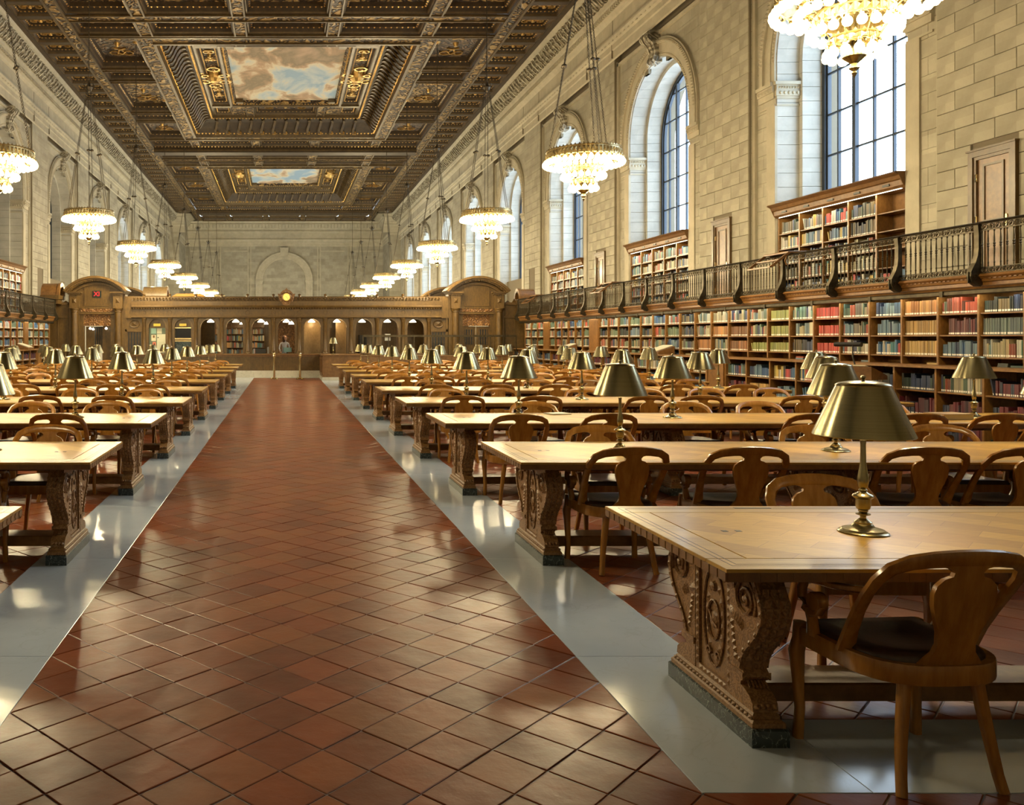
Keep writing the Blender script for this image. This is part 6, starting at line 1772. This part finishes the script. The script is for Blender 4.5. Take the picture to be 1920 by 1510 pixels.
# doorway pavilions with segmental pediments
def pavilion(x, y, lab, sign, full=True):
    r = tag(empty('doorway_pavilion', (x, y, 0)), lab, 'doorway', 'pedimented oak doorways of the screen')
    b = MB()
    for sg in (-1,1):
        x0, x1 = sorted((sg*0.70, sg*1.16)); b.box(x0, x1, 0.0, 0.6, 0, 3.42)
        x0, x1 = sorted((sg*0.56, sg*0.70)); b.box(x0, x1, 0.06, 0.3, 0, 2.60)
    b.box(-0.70, 0.70, 0.0, 0.6, 2.60, 3.42); b.box(-1.18, 1.18, -0.03, 0.6, 2.83, 2.90); b.box(-0.70, 0.70, -0.03, 0.0, 2.60, 2.68)
    put('surround', b.mesh('surround', [oak_screen]), r)
    for sg in (-1,1):
        c = MB(); c.lathe([(0.20,0.0),(0.20,0.28),(0.165,0.32),(0.175,0.36),(0.145,0.42),(0.148,1.4),(0.128,2.68),(0.15,2.70),(0.145,2.74),(0.18,2.79),(0.18,2.84),(0.0,2.84)], 18)
        put('column', c.mesh('column', [oak_screen], 40), r, (sg*0.89, -0.12, 0))
        c = MB(); c.box(-0.19, 0.19, -0.20, 0.05, 2.84, 3.40); c.box(-0.25, 0.25, -0.27, 0.05, 3.40, 3.46); c.box(-0.29, 0.29, -0.32, 0.05, 3.46, 3.51); c.pyr((0,-0.2,3.15),(0.08,0,0),(0,0,0.1),(0,-0.05,0))
        for q in range(6): c.box(-0.2+0.07*q, -0.165+0.07*q, -0.25, -0.2, 3.35, 3.39)
        put('column_block', c.mesh('column_block', [oak_screen]), r, (sg*0.89, 0, 0))
    p = MB(); R1 = 1.72; zc = 4.15-R1; a0 = math.acos(1.30/R1); n = 26
    for (ra, rb, yd) in ((R1-0.09, R1, -0.42), (R1-0.15, R1-0.09, -0.34), (R1-0.21, R1-0.15, -0.24), (R1-0.34, R1-0.27, -0.10)):
        for i in range(n):
            t0 = a0+(PI-2*a0)*i/n; t1 = a0+(PI-2*a0)*(i+1)/n
            p.prism([(ra*math.cos(t0),zc+ra*math.sin(t0)),(rb*math.cos(t0),zc+rb*math.sin(t0)),(rb*math.cos(t1),zc+rb*math.sin(t1)),(ra*math.cos(t1),zc+ra*math.sin(t1))], 1, yd, 0.7)
    for i in range(34):
        t = a0+(PI-2*a0)*(i+0.5)/34; cx_, cz_ = (R1-0.17)*math.cos(t), zc+(R1-0.17)*math.sin(t); p.box(cx_-0.022, cx_+0.022, -0.30, -0.24, cz_-0.03, cz_+0.03)
    put('pediment', p.mesh('pediment', [oak_screen], 30), r)
    t_ = MB(); pts = [(-1.1,3.42)]+[((R1-0.2)*math.cos(t), zc+(R1-0.2)*math.sin(t)) for t in [PI-a0-0.08-(PI-2*a0-0.16)*i/14 for i in range(15)]]+[(1.1,3.42)]
    t_.prism(pts, 1, 0.0, 0.6); t_.box(-0.52, -0.48, -0.04, 0.0, 2.95, 3.72); t_.box(0.48, 0.52, -0.04, 0.0, 2.95, 3.72); t_.box(-0.52, 0.52, -0.04, 0.0, 2.92, 2.96)
    put('tympanum', t_.mesh('tympanum', [oak_screen]), r)
    c = MB(); c.box(-0.66, 0.66, -0.02, 0.01, 2.70, 2.82); c.box(-0.56, 0.56, 0.08, 0.12, 2.12, 2.60)
    put('carved_frieze', c.mesh('carved_frieze', [carved_screen]), r)
    if full == 'closed':
        for sg in (-1,1):
            d = MB(); x0, x1 = sorted((sg*0.01, sg*0.56)); d.box(x0, x1, 0.14, 0.18, 0, 2.10); framed(d, x0+0.06, x1-0.06, 0.2, 1.1, 0.13, 0.02, 0.06)
            leaf = put('door', d.mesh('door', [oak_screen]), r)
            g = MB(); g.box(x0+0.08, x1-0.08, 0.125, 0.14, 1.35, 1.98, 1)
            for k in range(4): g.lathe([(0.012,1.35),(0.022,1.5),(0.012,1.65),(0.024,1.8),(0.012,1.98)], 6, (x0+0.12+(x1-x0-0.24)*k/3,0.12,0))
            tag(put('spindle_grille', g.mesh('spindle_grille', [oak_screen, black]), leaf), kind='stuff')
    elif full:
        d = MB(); d.box(-0.56, -0.20, 0.5, 0.54, 0, 2.1); d.box(0.12, 0.56, 0.5, 0.54, 0, 2.1); put('open_door', d.mesh('open_door', [oak_screen]), r)
        g = MB()
        for k in range(3): g.lathe([(0.012,1.2),(0.022,1.4),(0.012,1.6),(0.024,1.8),(0.012,2.05)], 6, (-0.12+0.09*k,0.5,0))
        g.box(-0.2,0.12,0.55,0.57,1.1,2.1,1); tag(put('spindle_grille', g.mesh('spindle_grille', [oak_screen, black]), r), kind='stuff')
        for xx, nm in ((-0.34,0),(-0.22,1),(0.32,2)):
            m = MB(); m.lathe([(0.0,-0.05),(0.05,-0.03),(0.055,0.0),(0.02,0.05),(0.0,0.06)], 10, (xx,0.3,2.02-0.03*(nm==1))); put('lit_globe', m.mesh('lit_globe', [pend_m]), r)
    if sign:
        s_ = MB(); s_.box(-0.18, 0.18, -0.03, 0.01, 3.28, 3.56); bd = put('sign_board', s_.mesh('sign_board', [plain('dark_sign', (0.015,0.018,0.015), 0.3)]), r)
        cu = bpy.data.curves.new('lettering', 'FONT'); cu.body = 'XI'; cu.size = 0.26; cu.extrude = 0.004; cu.align_x = 'CENTER'; cu.align_y = 'CENTER'; cu.offset = 0.006
        cu.materials.append(plain('red_letters', (0.55,0.02,0.04), 0.4, 0, (1.0,0.03,0.05), 0.08))
        tmp = bpy.data.objects.new('tmp', cu); COL.objects.link(tmp); bpy.context.view_layer.update()
        me = bpy.data.meshes.new_from_object(tmp.evaluated_get(bpy.context.evaluated_depsgraph_get())); bpy.data.objects.remove(tmp)
        lo = put('red_numerals', me, bd, (0,-0.036,3.42)); lo.rotation_euler = (PI/2,0,0)
    return r
pavilion(P5(-7.78), YS, 'oak doorway with arched pediment and red XI sign, left end of screen', True, True)
pavilion(P5(7.81), YS, 'oak doorway with arched pediment over closed doors, right end of screen', False, 'closed')
pavilion(P5(-7.9), YS+7.4, 'arched oak pediment behind the left doorway', False, False)
pavilion(P5(7.9), YS+7.4, 'arched oak pediment behind the right doorway', False, False)
for sg in (-1,1):                            # corner panelling between doorway and gallery
    b = MB(); x0, x1 = sorted((sg*8.95, sg*10.8)); b.box(x0, x1, 0.0, 0.3, 0, 3.05); b.box(x0, x1, -0.06, 0.3, 2.45, 2.52); b.box(x0, x1, -0.10, 0.3, 2.98, 3.08)
    for k in range(5): b.box(*sorted((sg*(9.0+0.36*k), sg*(9.03+0.36*k))), -0.025, 0.0, 0.3, 2.4)
    for k in range(7): b.pyr(((x0+x1)/2-0.8+0.27*k, 0.0, 3.08), (0.10,0,0), (0,0.05,0), (0,0,0.16 if k % 2 else 0.08))
    put('corner_panelling', b.mesh('corner_panelling', [oak_screen]), scr)
    # passage walls running back beside the pavilions
b = MB()
for sg in (-1,1):
    x0, x1 = sorted((sg*6.55, sg*6.65)); b.box(x0, x1, 0.3, 7.4, 0, 3.2)
b.box(-6.6, 6.6, 0.3, 7.4, 3.16, 3.22)
put('enclosure_roof', b.mesh('enclosure_roof', [oak_screen]), scr)
# barrel hoods over the cross passages
def hood(x, y, rz, lab, r1=0.40, ln=0.9, z=3.3):
    r = tag(empty('barrel_hood', (x, y, z), rz), lab, 'hood')
    m = MB(); n = 14
    for (ra, rb, x0, x1) in ((r1-0.05,r1,-ln/2,ln/2),(r1-0.14,r1+0.02,ln/2-0.05,ln/2+0.05)):
        for i in range(n):
            t0, t1 = PI*i/n, PI*(i+1)/n
            m.prism([(ra*math.cos(t0),ra*math.sin(t0)),(rb*math.cos(t0),rb*math.sin(t0)),(rb*math.cos(t1),rb*math.sin(t1)),(ra*math.cos(t1),ra*math.sin(t1))], 0, x0, x1)
    put('vault', m.mesh('vault', [oak_pale if r1 == 0.42 and z > 3.3 else oak_frame], 30), r)
    m = MB(); m.box(-ln/2, ln/2+0.05, -r1-0.08, r1+0.08, -0.16, 0.0); m.box(-ln/2+0.05, ln/2, -r1, r1, -0.35, -0.16); put('base', m.mesh('base', [oak_screen]), r)
hood(P5(-5.75), YS+2.6, 0, 'pale barrel-vaulted hood showing above the screen crest, left', 0.42, 1.0, 3.46)
hood(P5(-9.55), YS-0.2, 0, 'small arched wooden hood beside the left doorway pediment', 0.50, 0.7, 3.35)
hood(P5(9.75), YS-0.2, PI, 'small arched wooden hood beside the right doorway pediment', 0.42, 0.6, 3.2)
sk = tag(empty('roof_box', (P5(-4.35), YS+3.4, 3.22)), 'wooden roof box, orange lamplight put into its colour, above the screen, left of clock', 'roof')
m = MB(); m.prism([(-1.0,0.0),(1.0,0.0),(0.62,0.34),(-0.42,0.34)], 1, -1.2, 1.2); put('sloping_lid', m.mesh('sloping_lid', [plain('wood_with_painted_glow', (0.75,0.28,0.04), 0.5)]), sk)  # orange lamplight on the wood is painted into the base colour

# rooms seen through the arches
ins = tag(empty('inner_partition', (XC, YS+2.9, 0)), 'oak partition with doors and bays seen through the arches', 'partition')
b = MB(); b.box(-6.5, 6.5, 0.0, 0.1, 0, 3.16); put('wall_panelling', b.mesh('wall_panelling', [oak_screen]), ins)
for (xa, xb, nm, mt) in ((0.62, 1.55, 'panelled_door', oak_pale), (2.1, 2.6, 'panelled_door', oak_pale), (-0.45, 0.40, 'carved_panel', carved_screen), (4.9, 5.2, 'panelled_door', oak_frame)):
    b = MB(); framed(b, xa, xb, 0.05, 2.5, -0.06, 0.02, 0.1); o_ = put(nm, b.mesh(nm, [mt]), ins, (0, -1.55 if xa in (0.62, 2.1) else 0, 0))
for (xa, xb) in ((1.25, 1.72),(3.2,3.5)):
    b = MB(); b.box(xa, xb, -0.8, 0.0, 0.0, 1.75); put('dark_cabinet', b.mesh('dark_cabinet', [black]), ins)
inb = tag(empty('inner_bookcase', (P5(-2.05), YS+2.55, 0)), 'bookcase of bright bindings seen through the left arches', 'bookcase')
b = MB()
b.box(-1.1, 1.1, 0.24, 0.27, 0.3, 2.3)
for z in (0.9,1.2,1.5,1.8,2.1,2.3): b.box(-1.1, 1.1, 0.0, 0.27, z-0.015, z)
for x in (-1.1,-0.37,0.37,1.08): b.box(x, x+0.02, 0.0, 0.27, 0.3, 2.3)
put('shelves', b.mesh('shelves', [oak_frame]), inb)
MM = {}
for z in (0.9,1.2,1.5,1.8):
    x = -1.07
    while x < 1.04:
        w_ = R.choice((0.03,0.04,0.05,0.07)); c = R.choice(PAL['bright']+PAL['pale']+PAL['orange']+[(0.02,0.02,0.02)]); MM.setdefault(c, MB()).box(x, x+w_-0.003, 0.03, 0.2, z, z+R.uniform(0.17,0.25)); x += w_
big = MB(); mats = []
for c, mb in MM.items():
    n = len(big.v); mats.append(bc(c)); big.v += mb.v; big.f += [tuple(i+n for i in f) for f in mb.f]; big.m += [len(mats)-1]*len(mb.f)
tag(big.build('inner_books', mats, None, (P5(-2.05), YS+2.55, 0)), 'rows of bright book bindings seen through the left arches', 'books', None, 'stuff')
pend_l = bpy.data.lights.new('pendant_light', 'POINT'); pend_l.energy = 11; pend_l.color = (1.0,0.66,0.28); pend_l.shadow_soft_size = 0.08
pd = MB(); pd.lathe([(0.0,0.02),(0.03,0.02),(0.06,0.0),(0.13,-0.06),(0.155,-0.10),(0.14,-0.11),(0.0,-0.10)], 16); pdm = pd.mesh('glass_shade', [pend_m], 40)
rd = MB(); rd.lathe([(0.008,0.02),(0.008,0.72)], 6); rdm = rd.mesh('rod', [brass])
for k in range(-3, 6):
    for j, (dx, dy, z) in enumerate(((0,0.9,2.39),(0.25,2.0,2.33))):
        if j and k not in (-2,-1,0,2): continue
        q = empty('pendant_lamp', (P5(ARW*k+dx), YS+dy, z)); put('glass_shade', pdm, q); rr_ = put('rod', rdm, q)
        tag(q, 'opal glass pendant %s, %s' % ('just inside the arch' if not j else 'farther back inside', ['two arches right of the black screen is third','x'][0] if False else 'screen arch number %s from the left' % ORD[k+5]), 'lamp', 'opal pendants behind the arcade')
        if not j:
            lo = bpy.data.objects.new('pendant_light', pend_l); COL.objects.link(lo); lo.parent = q; lo.location = (0,0,-0.2)

# counter desk and glazed enclosure to the right of the aisle
YD = 33.1
dk = tag(empty('corner_desk', (1.475, YD, 0)), 'panelled oak corner desk at the far end of the aisle', 'desk')
b = MB(); b.box(0.02, 8.0, 0.02, 0.7, 0.0, 0.12); b.box(0.02, 0.75, 0.7, 2.4, 0, 0.12); put('marble_plinth', b.mesh('marble_plinth', [marble_base]), dk)
b = MB(); b.box(0.06, 8.0, 0.06, 0.66, 0.12, 0.94); b.box(0.06, 0.7, 0.6, 2.4, 0.12, 0.94); put('body', b.mesh('body', [oak_frame]), dk)
b = MB(); b.cham(0.0, 1.5, 0.0, 0.74, 0.94, 0.985, 0.012, 2, 1); b.cham(0.0, 0.76, 0.74, 2.4, 0.94, 0.985, 0.012, 2, 1); b.cham(1.5, 8.0, 0.02, 0.72, 0.92, 0.955, 0.01, 2, 1); put('top', b.mesh('top', [oak_frame]), dk)
for k in range(10):
    x = 0.14+0.78*k; b = MB(); framed(b, x, x+0.68, 0.2, 0.86, 0.055, 0.018, 0.07); put('panel', b.mesh('panel', [oak_frame]), dk)
for k in range(3):
    b = MB(); y = 0.12+0.75*k; 
    b.box(0.045, 0.06, y, y+0.66, 0.2, 0.86)
    for (a, c, e, f) in ((y,y+0.07,0.2,0.86),(y+0.59,y+0.66,0.2,0.86),(y+0.07,y+0.59,0.2,0.27),(y+0.07,y+0.59,0.79,0.86)): b.box(0.03, 0.045, a, c, e, f)
    put('panel', b.mesh('panel', [oak_frame]), dk)
ge = tag(empty('glass_partition', (3.1, YD+0.3, 0)), 'bronze-framed glass partition on the counter right of the corner desk', 'partition')
b = MB(); b.box(0.0, 5.9, -0.03, 0.03, 1.66, 1.74); b.box(0.0, 5.9, -0.02, 0.02, 0.96, 0.99)
b.build('rail', bronze, ge)
for k in range(7):
    b = MB(); b.box(-0.015, 0.015, -0.02, 0.02, 0.96, 1.7); put('post', b.mesh('post', [bronze]), ge, (0.0+5.9*k/6,0,0))
for k in range(6):
    b = MB(); b.box(0.03, 5.9/6-0.02, -0.004, 0.004, 0.99, 1.66); put('glass_pane', b.mesh('glass_pane', [glass_p]), ge, (5.9*k/6,0,0))
add_lamp(1.95, YD+0.36, 0.986, 0.3, 'brass-shaded lamp standing on the oak corner desk', 'brass lamps along the reading tables')

# stanchions
def stanchion(x, lab):
    r = tag(empty('stanchion', (x, 33.9, 0)), lab, 'stanchion', 'brass queue posts')
    b = MB(); b.lathe([(0.0,0.05),(0.04,0.05),(0.045,0.075),(0.042,0.86),(0.055,0.865),(0.055,0.885),(0.04,0.89),(0.052,0.93),(0.04,0.955),(0.035,0.965),(0.045,1.0),(0.03,1.03),(0.0,1.035)], 16); put('post', b.mesh('post', [brass_bright], 40), r)
    b = MB(); b.lathe([(0.0,0.07),(0.06,0.065),(0.08,0.04),(0.07,0.02),(0.0,0.02)], 16)
    for k in range(4):
        a = PI/2*k+PI/4; b.sweep([(0.05*math.cos(a),0.05*math.sin(a),0.05),(0.12*math.cos(a),0.12*math.sin(a),0.045),(0.16*math.cos(a),0.16*math.sin(a),0.02)], 0.03, 0.02, (0,0,1), 0, 6, 0.8)
        b.lathe([(0.0,0.0),(0.032,0.01),(0.035,0.03),(0.02,0.05),(0.0,0.055)], 10, (0.17*math.cos(a),0.17*math.sin(a),0.0))
    put('foot', b.mesh('foot', [brass_bright], 50), r)
stanchion(-0.33, 'brass queue post before the counter, left of the two')
stanchion(0.68, 'brass queue post before the counter, right of the two')

# counter clutter
def box_thing(nm, x, y, z, w_, d, h, mt, lab, cat):
    r = tag(empty(nm, (x,y,z)), lab, cat); return r
r = tag(empty('computer', (P5(-0.95), YS+0.32, 0.976)), 'black computer with white phone beside it on the counter', 'computer')
b = MB(); b.cham(-0.34, 0.10, 0.0, 0.18, 0.0, 0.20, 0.01, 2, 1); b.box(-0.30, 0.06, -0.005, 0.0, 0.03, 0.17); put('housing', b.mesh('housing', [black]), r)
b = MB(); b.box(0.16, 0.30, 0.0, 0.12, 0.0, 0.14); b.cham(0.15, 0.31, -0.02, 0.13, 0.14, 0.27, 0.02, 2, 1); put('printer', b.mesh('printer', [plain('office_grey', (0.35,0.36,0.36), 0.5)]), r)
b = MB(); b.box(-0.42, -0.36, 0.0, 0.1, 0.0, 0.2); put('white_card', b.mesh('white_card', [label_m]), r)
r = tag(empty('notice_stand', (4.05, YD+0.35, 0.957)), 'small white notice on a stand on the glazed counter', 'sign')
b = MB(); b.box(-0.11, 0.11, 0, 0.01, 0.56, 0.82); put('card', b.mesh('card', [label_m]), r)
b = MB(); b.box(-0.01, 0.01, 0.0, 0.01, 0.0, 0.56); b.box(-0.06,0.06,-0.04,0.05,0,0.01); put('stem', b.mesh('stem', [black]), r)

# librarian behind the counter
def person(x, y):
    r = tag(empty('person', (x, y, 0)), 'person with long brown hair in a pale grey-white shirt standing behind the counter, looking right', 'person')
    V = [(0,0,0.95),(0,0,1.10),(0,0.0,1.25),(0,0.0,1.40),(0,-0.01,1.47),(0.01,-0.02,1.535),(0.02,-0.03,1.60),(0.02,-0.03,1.665),
         (-0.17,0,1.38),(-0.215,-0.02,1.18),(-0.17,-0.16,1.05),(0.17,0,1.38),(0.21,-0.03,1.20),(0.10,-0.20,1.10),
         (-0.09,0,0.90),(-0.10,0.0,0.50),(-0.10,0.02,0.08),(-0.10,-0.10,0.04),(0.09,0,0.90),(0.10,0.0,0.50),(0.10,0.02,0.08),(0.10,-0.10,0.04),(0,0,0.90)]
    E = [(0,1),(1,2),(2,3),(3,4),(4,5),(5,6),(6,7),(3,8),(8,9),(9,10),(3,11),(11,12),(12,13),(22,0),(22,14),(14,15),(15,16),(16,17),(22,18),(18,19),(19,20),(20,21)]
    RD = [0.13,0.12,0.13,0.12,0.05,0.06,0.085,0.065,0.06,0.045,0.034,0.06,0.045,0.034,0.09,0.06,0.04,0.035,0.09,0.06,0.04,0.035,0.13]
    me = bpy.data.meshes.new('body'); me.from_pydata(V, E, []); me.update()
    o = put('body', me, r); sm = o.modifiers.new('skin', 'SKIN'); o.modifiers.new('sub', 'SUBSURF').levels = 2; o.modifiers['sub'].render_levels = 2
    if not me.skin_vertices: pass
    for i, sv in enumerate(me.skin_vertices[0].data):
        sv.radius = (RD[i], RD[i]*0.8); sv.use_root = (i == 22)
    m, nt, bb = M_('shirt_trousers_skin')
    g = coords(nt, 'Object'); sp = N(nt, 'ShaderNodeSeparateXYZ'); L(nt, g, sp.inputs[0])
    L(nt, ramp(nt, sp.outputs[2], [(0.0,(0.03,0.03,0.04)),(0.93,(0.03,0.03,0.04)),(0.94,(0.50,0.52,0.58)),(0.9999,(0.50,0.52,0.58))], 'CONSTANT'), bb.inputs['Base Color'])
    me.materials.append(m)
    skin = plain('skin', (0.50,0.28,0.19), 0.5)
    h = MB(); h.lathe([(0.0,-0.105),(0.035,-0.10),(0.058,-0.06),(0.070,-0.01),(0.075,0.04),(0.062,0.085),(0.03,0.11),(0.0,0.115)], 14)
    h.v = [(x_*0.92, y_*1.1, z_) for x_, y_, z_ in h.v]
    h.pyr((0.070,-0.03,-0.015), (0,0.012,0), (0,0,0.02), (0.024,-0.006,-0.01))     # nose
    hd = put('face', h.mesh('face', [skin], 60), r, (0.02,-0.03,1.61))
    e = MB()
    for s2 in (-1,1): e.lathe([(0.0,-0.008),(0.009,0),(0.0,0.008)], 6, (0.058,-0.035+0.0+s2*0.026,0.012))
    e.box(0.052,0.066,-0.052,-0.012,-0.058,-0.050)
    put('eyes_and_mouth', e.mesh('eyes_and_mouth', [plain('dark_eye', (0.05,0.02,0.02), 0.4)]), hd)
    ha = MB(); ha.lathe([(0.0,-0.24),(0.05,-0.22),(0.075,-0.10),(0.082,0.0),(0.088,0.06),(0.07,0.11),(0.0,0.135)], 14)
    ha.v = [(x_-0.028, y_*1.12+0.01, z_) for x_, y_, z_ in ha.v]
    put('hair', ha.mesh('hair', [plain('brown_hair', (0.07,0.03,0.015), 0.6)], 60), r, (0.01,-0.02,1.61))
    for (hx, hy, hz, sg) in ((-0.155,-0.20,1.03,1),(0.085,-0.235,1.08,-1)):
        q = MB(); q.sweep([(0,0.03,0),(0,0,0),(0,-0.05,-0.01)], [0.02,0.036,0.036], [0.016,0.014,0.012], (0,0,1), 0, 8)
        for k in range(4): q.sweep([(-0.028+0.019*k,-0.045,-0.01),(-0.03+0.02*k,-0.085+0.006*abs(k-1.5),-0.02),(-0.028+0.019*k,-0.11+0.008*abs(k-1.5),-0.04)], [0.009,0.008,0.006], [0.009,0.008,0.006], (0,0,1), 0, 6)
        q.sweep([(sg*0.03,-0.01,0),(sg*0.05,-0.04,-0.01),(sg*0.048,-0.065,-0.02)], [0.011,0.009,0.007], [0.011,0.009,0.007], (0,0,1), 0, 6)
        put('hand', q.mesh('hand', [skin], 60), r, (hx,hy,hz))
person(P5(-0.08), YS+1.05)
r = tag(empty('screen_monitor', (P5(0.02), YS+0.36, 0.976)), 'teal-backed monitor on the counter in front of the standing person', 'monitor')
b = MB(); b.cham(-0.14, 0.20, 0.0, 0.03, 0.06, 0.25, 0.01, 1, -1); put('casing', b.mesh('casing', [plain('teal_plastic', (0.12,0.24,0.25), 0.5)]), r)
b = MB(); b.box(-0.12, 0.12, -0.05, 0.08, 0.0, 0.012); b.box(-0.02, 0.04, 0.01, 0.04, 0.0, 0.1); put('stand', b.mesh('stand', [black]), r)

# things left on the tables
def book_flat(x, y, z, rz, w_, d, h, col, lab, nm='closed_book'):
    r = tag(empty(nm, (x,y,z), rz), lab, 'book')
    m = MB(); m.box(-w_/2, w_/2, -d/2, d/2, 0, 0.004); m.box(-w_/2, w_/2, -d/2, d/2, h-0.004, h); m.box(-w_/2, -w_/2+0.005, -d/2, d/2, 0, h); put('cover', m.mesh('cover', [plain('loose_cover', col, 0.5)]), r)
    m = MB(); m.box(-w_/2+0.005, w_/2-0.006, -d/2+0.005, d/2-0.005, 0.004, h-0.004); put('page_block', m.mesh('page_block', [paper_m]), r)
book_flat(6.95, 9.05, 0.762, 0.10, 0.34, 0.26, 0.06, (0.26,0.17,0.09), 'thick closed book with pale page edges lying on the third right-hand table')
book_flat(3.05, 9.62, 0.762, 0.3, 0.24, 0.18, 0.012, (0.55,0.50,0.38), 'thin cream pamphlet on the third right-hand table near its second lamp')
def atlas_stand(x, y, z, rz, lab, lamp):
    r = tag(empty('reading_stand', (x,y,z), rz), lab, 'book stand', 'sloping reading stands')
    m = MB(); m.prism([(-0.2,0.0),(0.2,0.0),(0.2,0.20),(-0.2,0.06)], 0, -0.36, 0.36)
    put('sloping_desk', m.mesh('sloping_desk', [oak_frame]), r)
    if lamp:
        q = MB(); q.box(-0.05, 0.05, -0.05, 0.05, -z+0.05, 0.0); q.cham(-0.22, 0.22, -0.18, 0.18, -z, -z+0.05, 0.01, 2, 1); put('pedestal', q.mesh('pedestal', [oak_frame]), r)
    m = MB()
    for sg in (-1,1):
        P = [(-0.18,0.075),(0.19,0.205),(0.19,0.225),(-0.18,0.095)]
        m.prism(P, 0, *sorted((sg*0.004, sg*0.27)))
    put('open_book', m.mesh('open_book', [paper_m]), r)
    if lamp:
        m = MB(); m.sweep([(-0.1,0.15,0.18),(-0.06,0.15,0.34),(-0.04,0.12,0.52)], 0.010, 0.010, (0,1,0), 0, 6); put('lamp_arm', m.mesh('lamp_arm', [black]), r)
        m = MB(); m.lathe([(0.0,-0.20),(0.035,-0.20),(0.035,0.20),(0.0,0.20)], 12, (0.04,0.10,0.53), 0, 0); put('lamp_tube', m.mesh('lamp_tube', [black], 40), r)
atlas_stand(XC+8.62, 13.3, 0.98, PI/2+0.45, 'sloping reading stand with an open volume and black tube lamp, before the bookcase', True)
atlas_stand(XC+9.2, 21.5, 1.216, -PI/2, 'reading stand with an open white-paged volume, farther along the right counter', False)
atlas_stand(XC+9.2, 28.5, 1.216, -PI/2, 'reading stand with an open volume near the end of the right counter', False)
atlas_stand(XC-9.2, 30.5, 1.216, PI/2, 'reading stand with an open volume on the left counter', False)
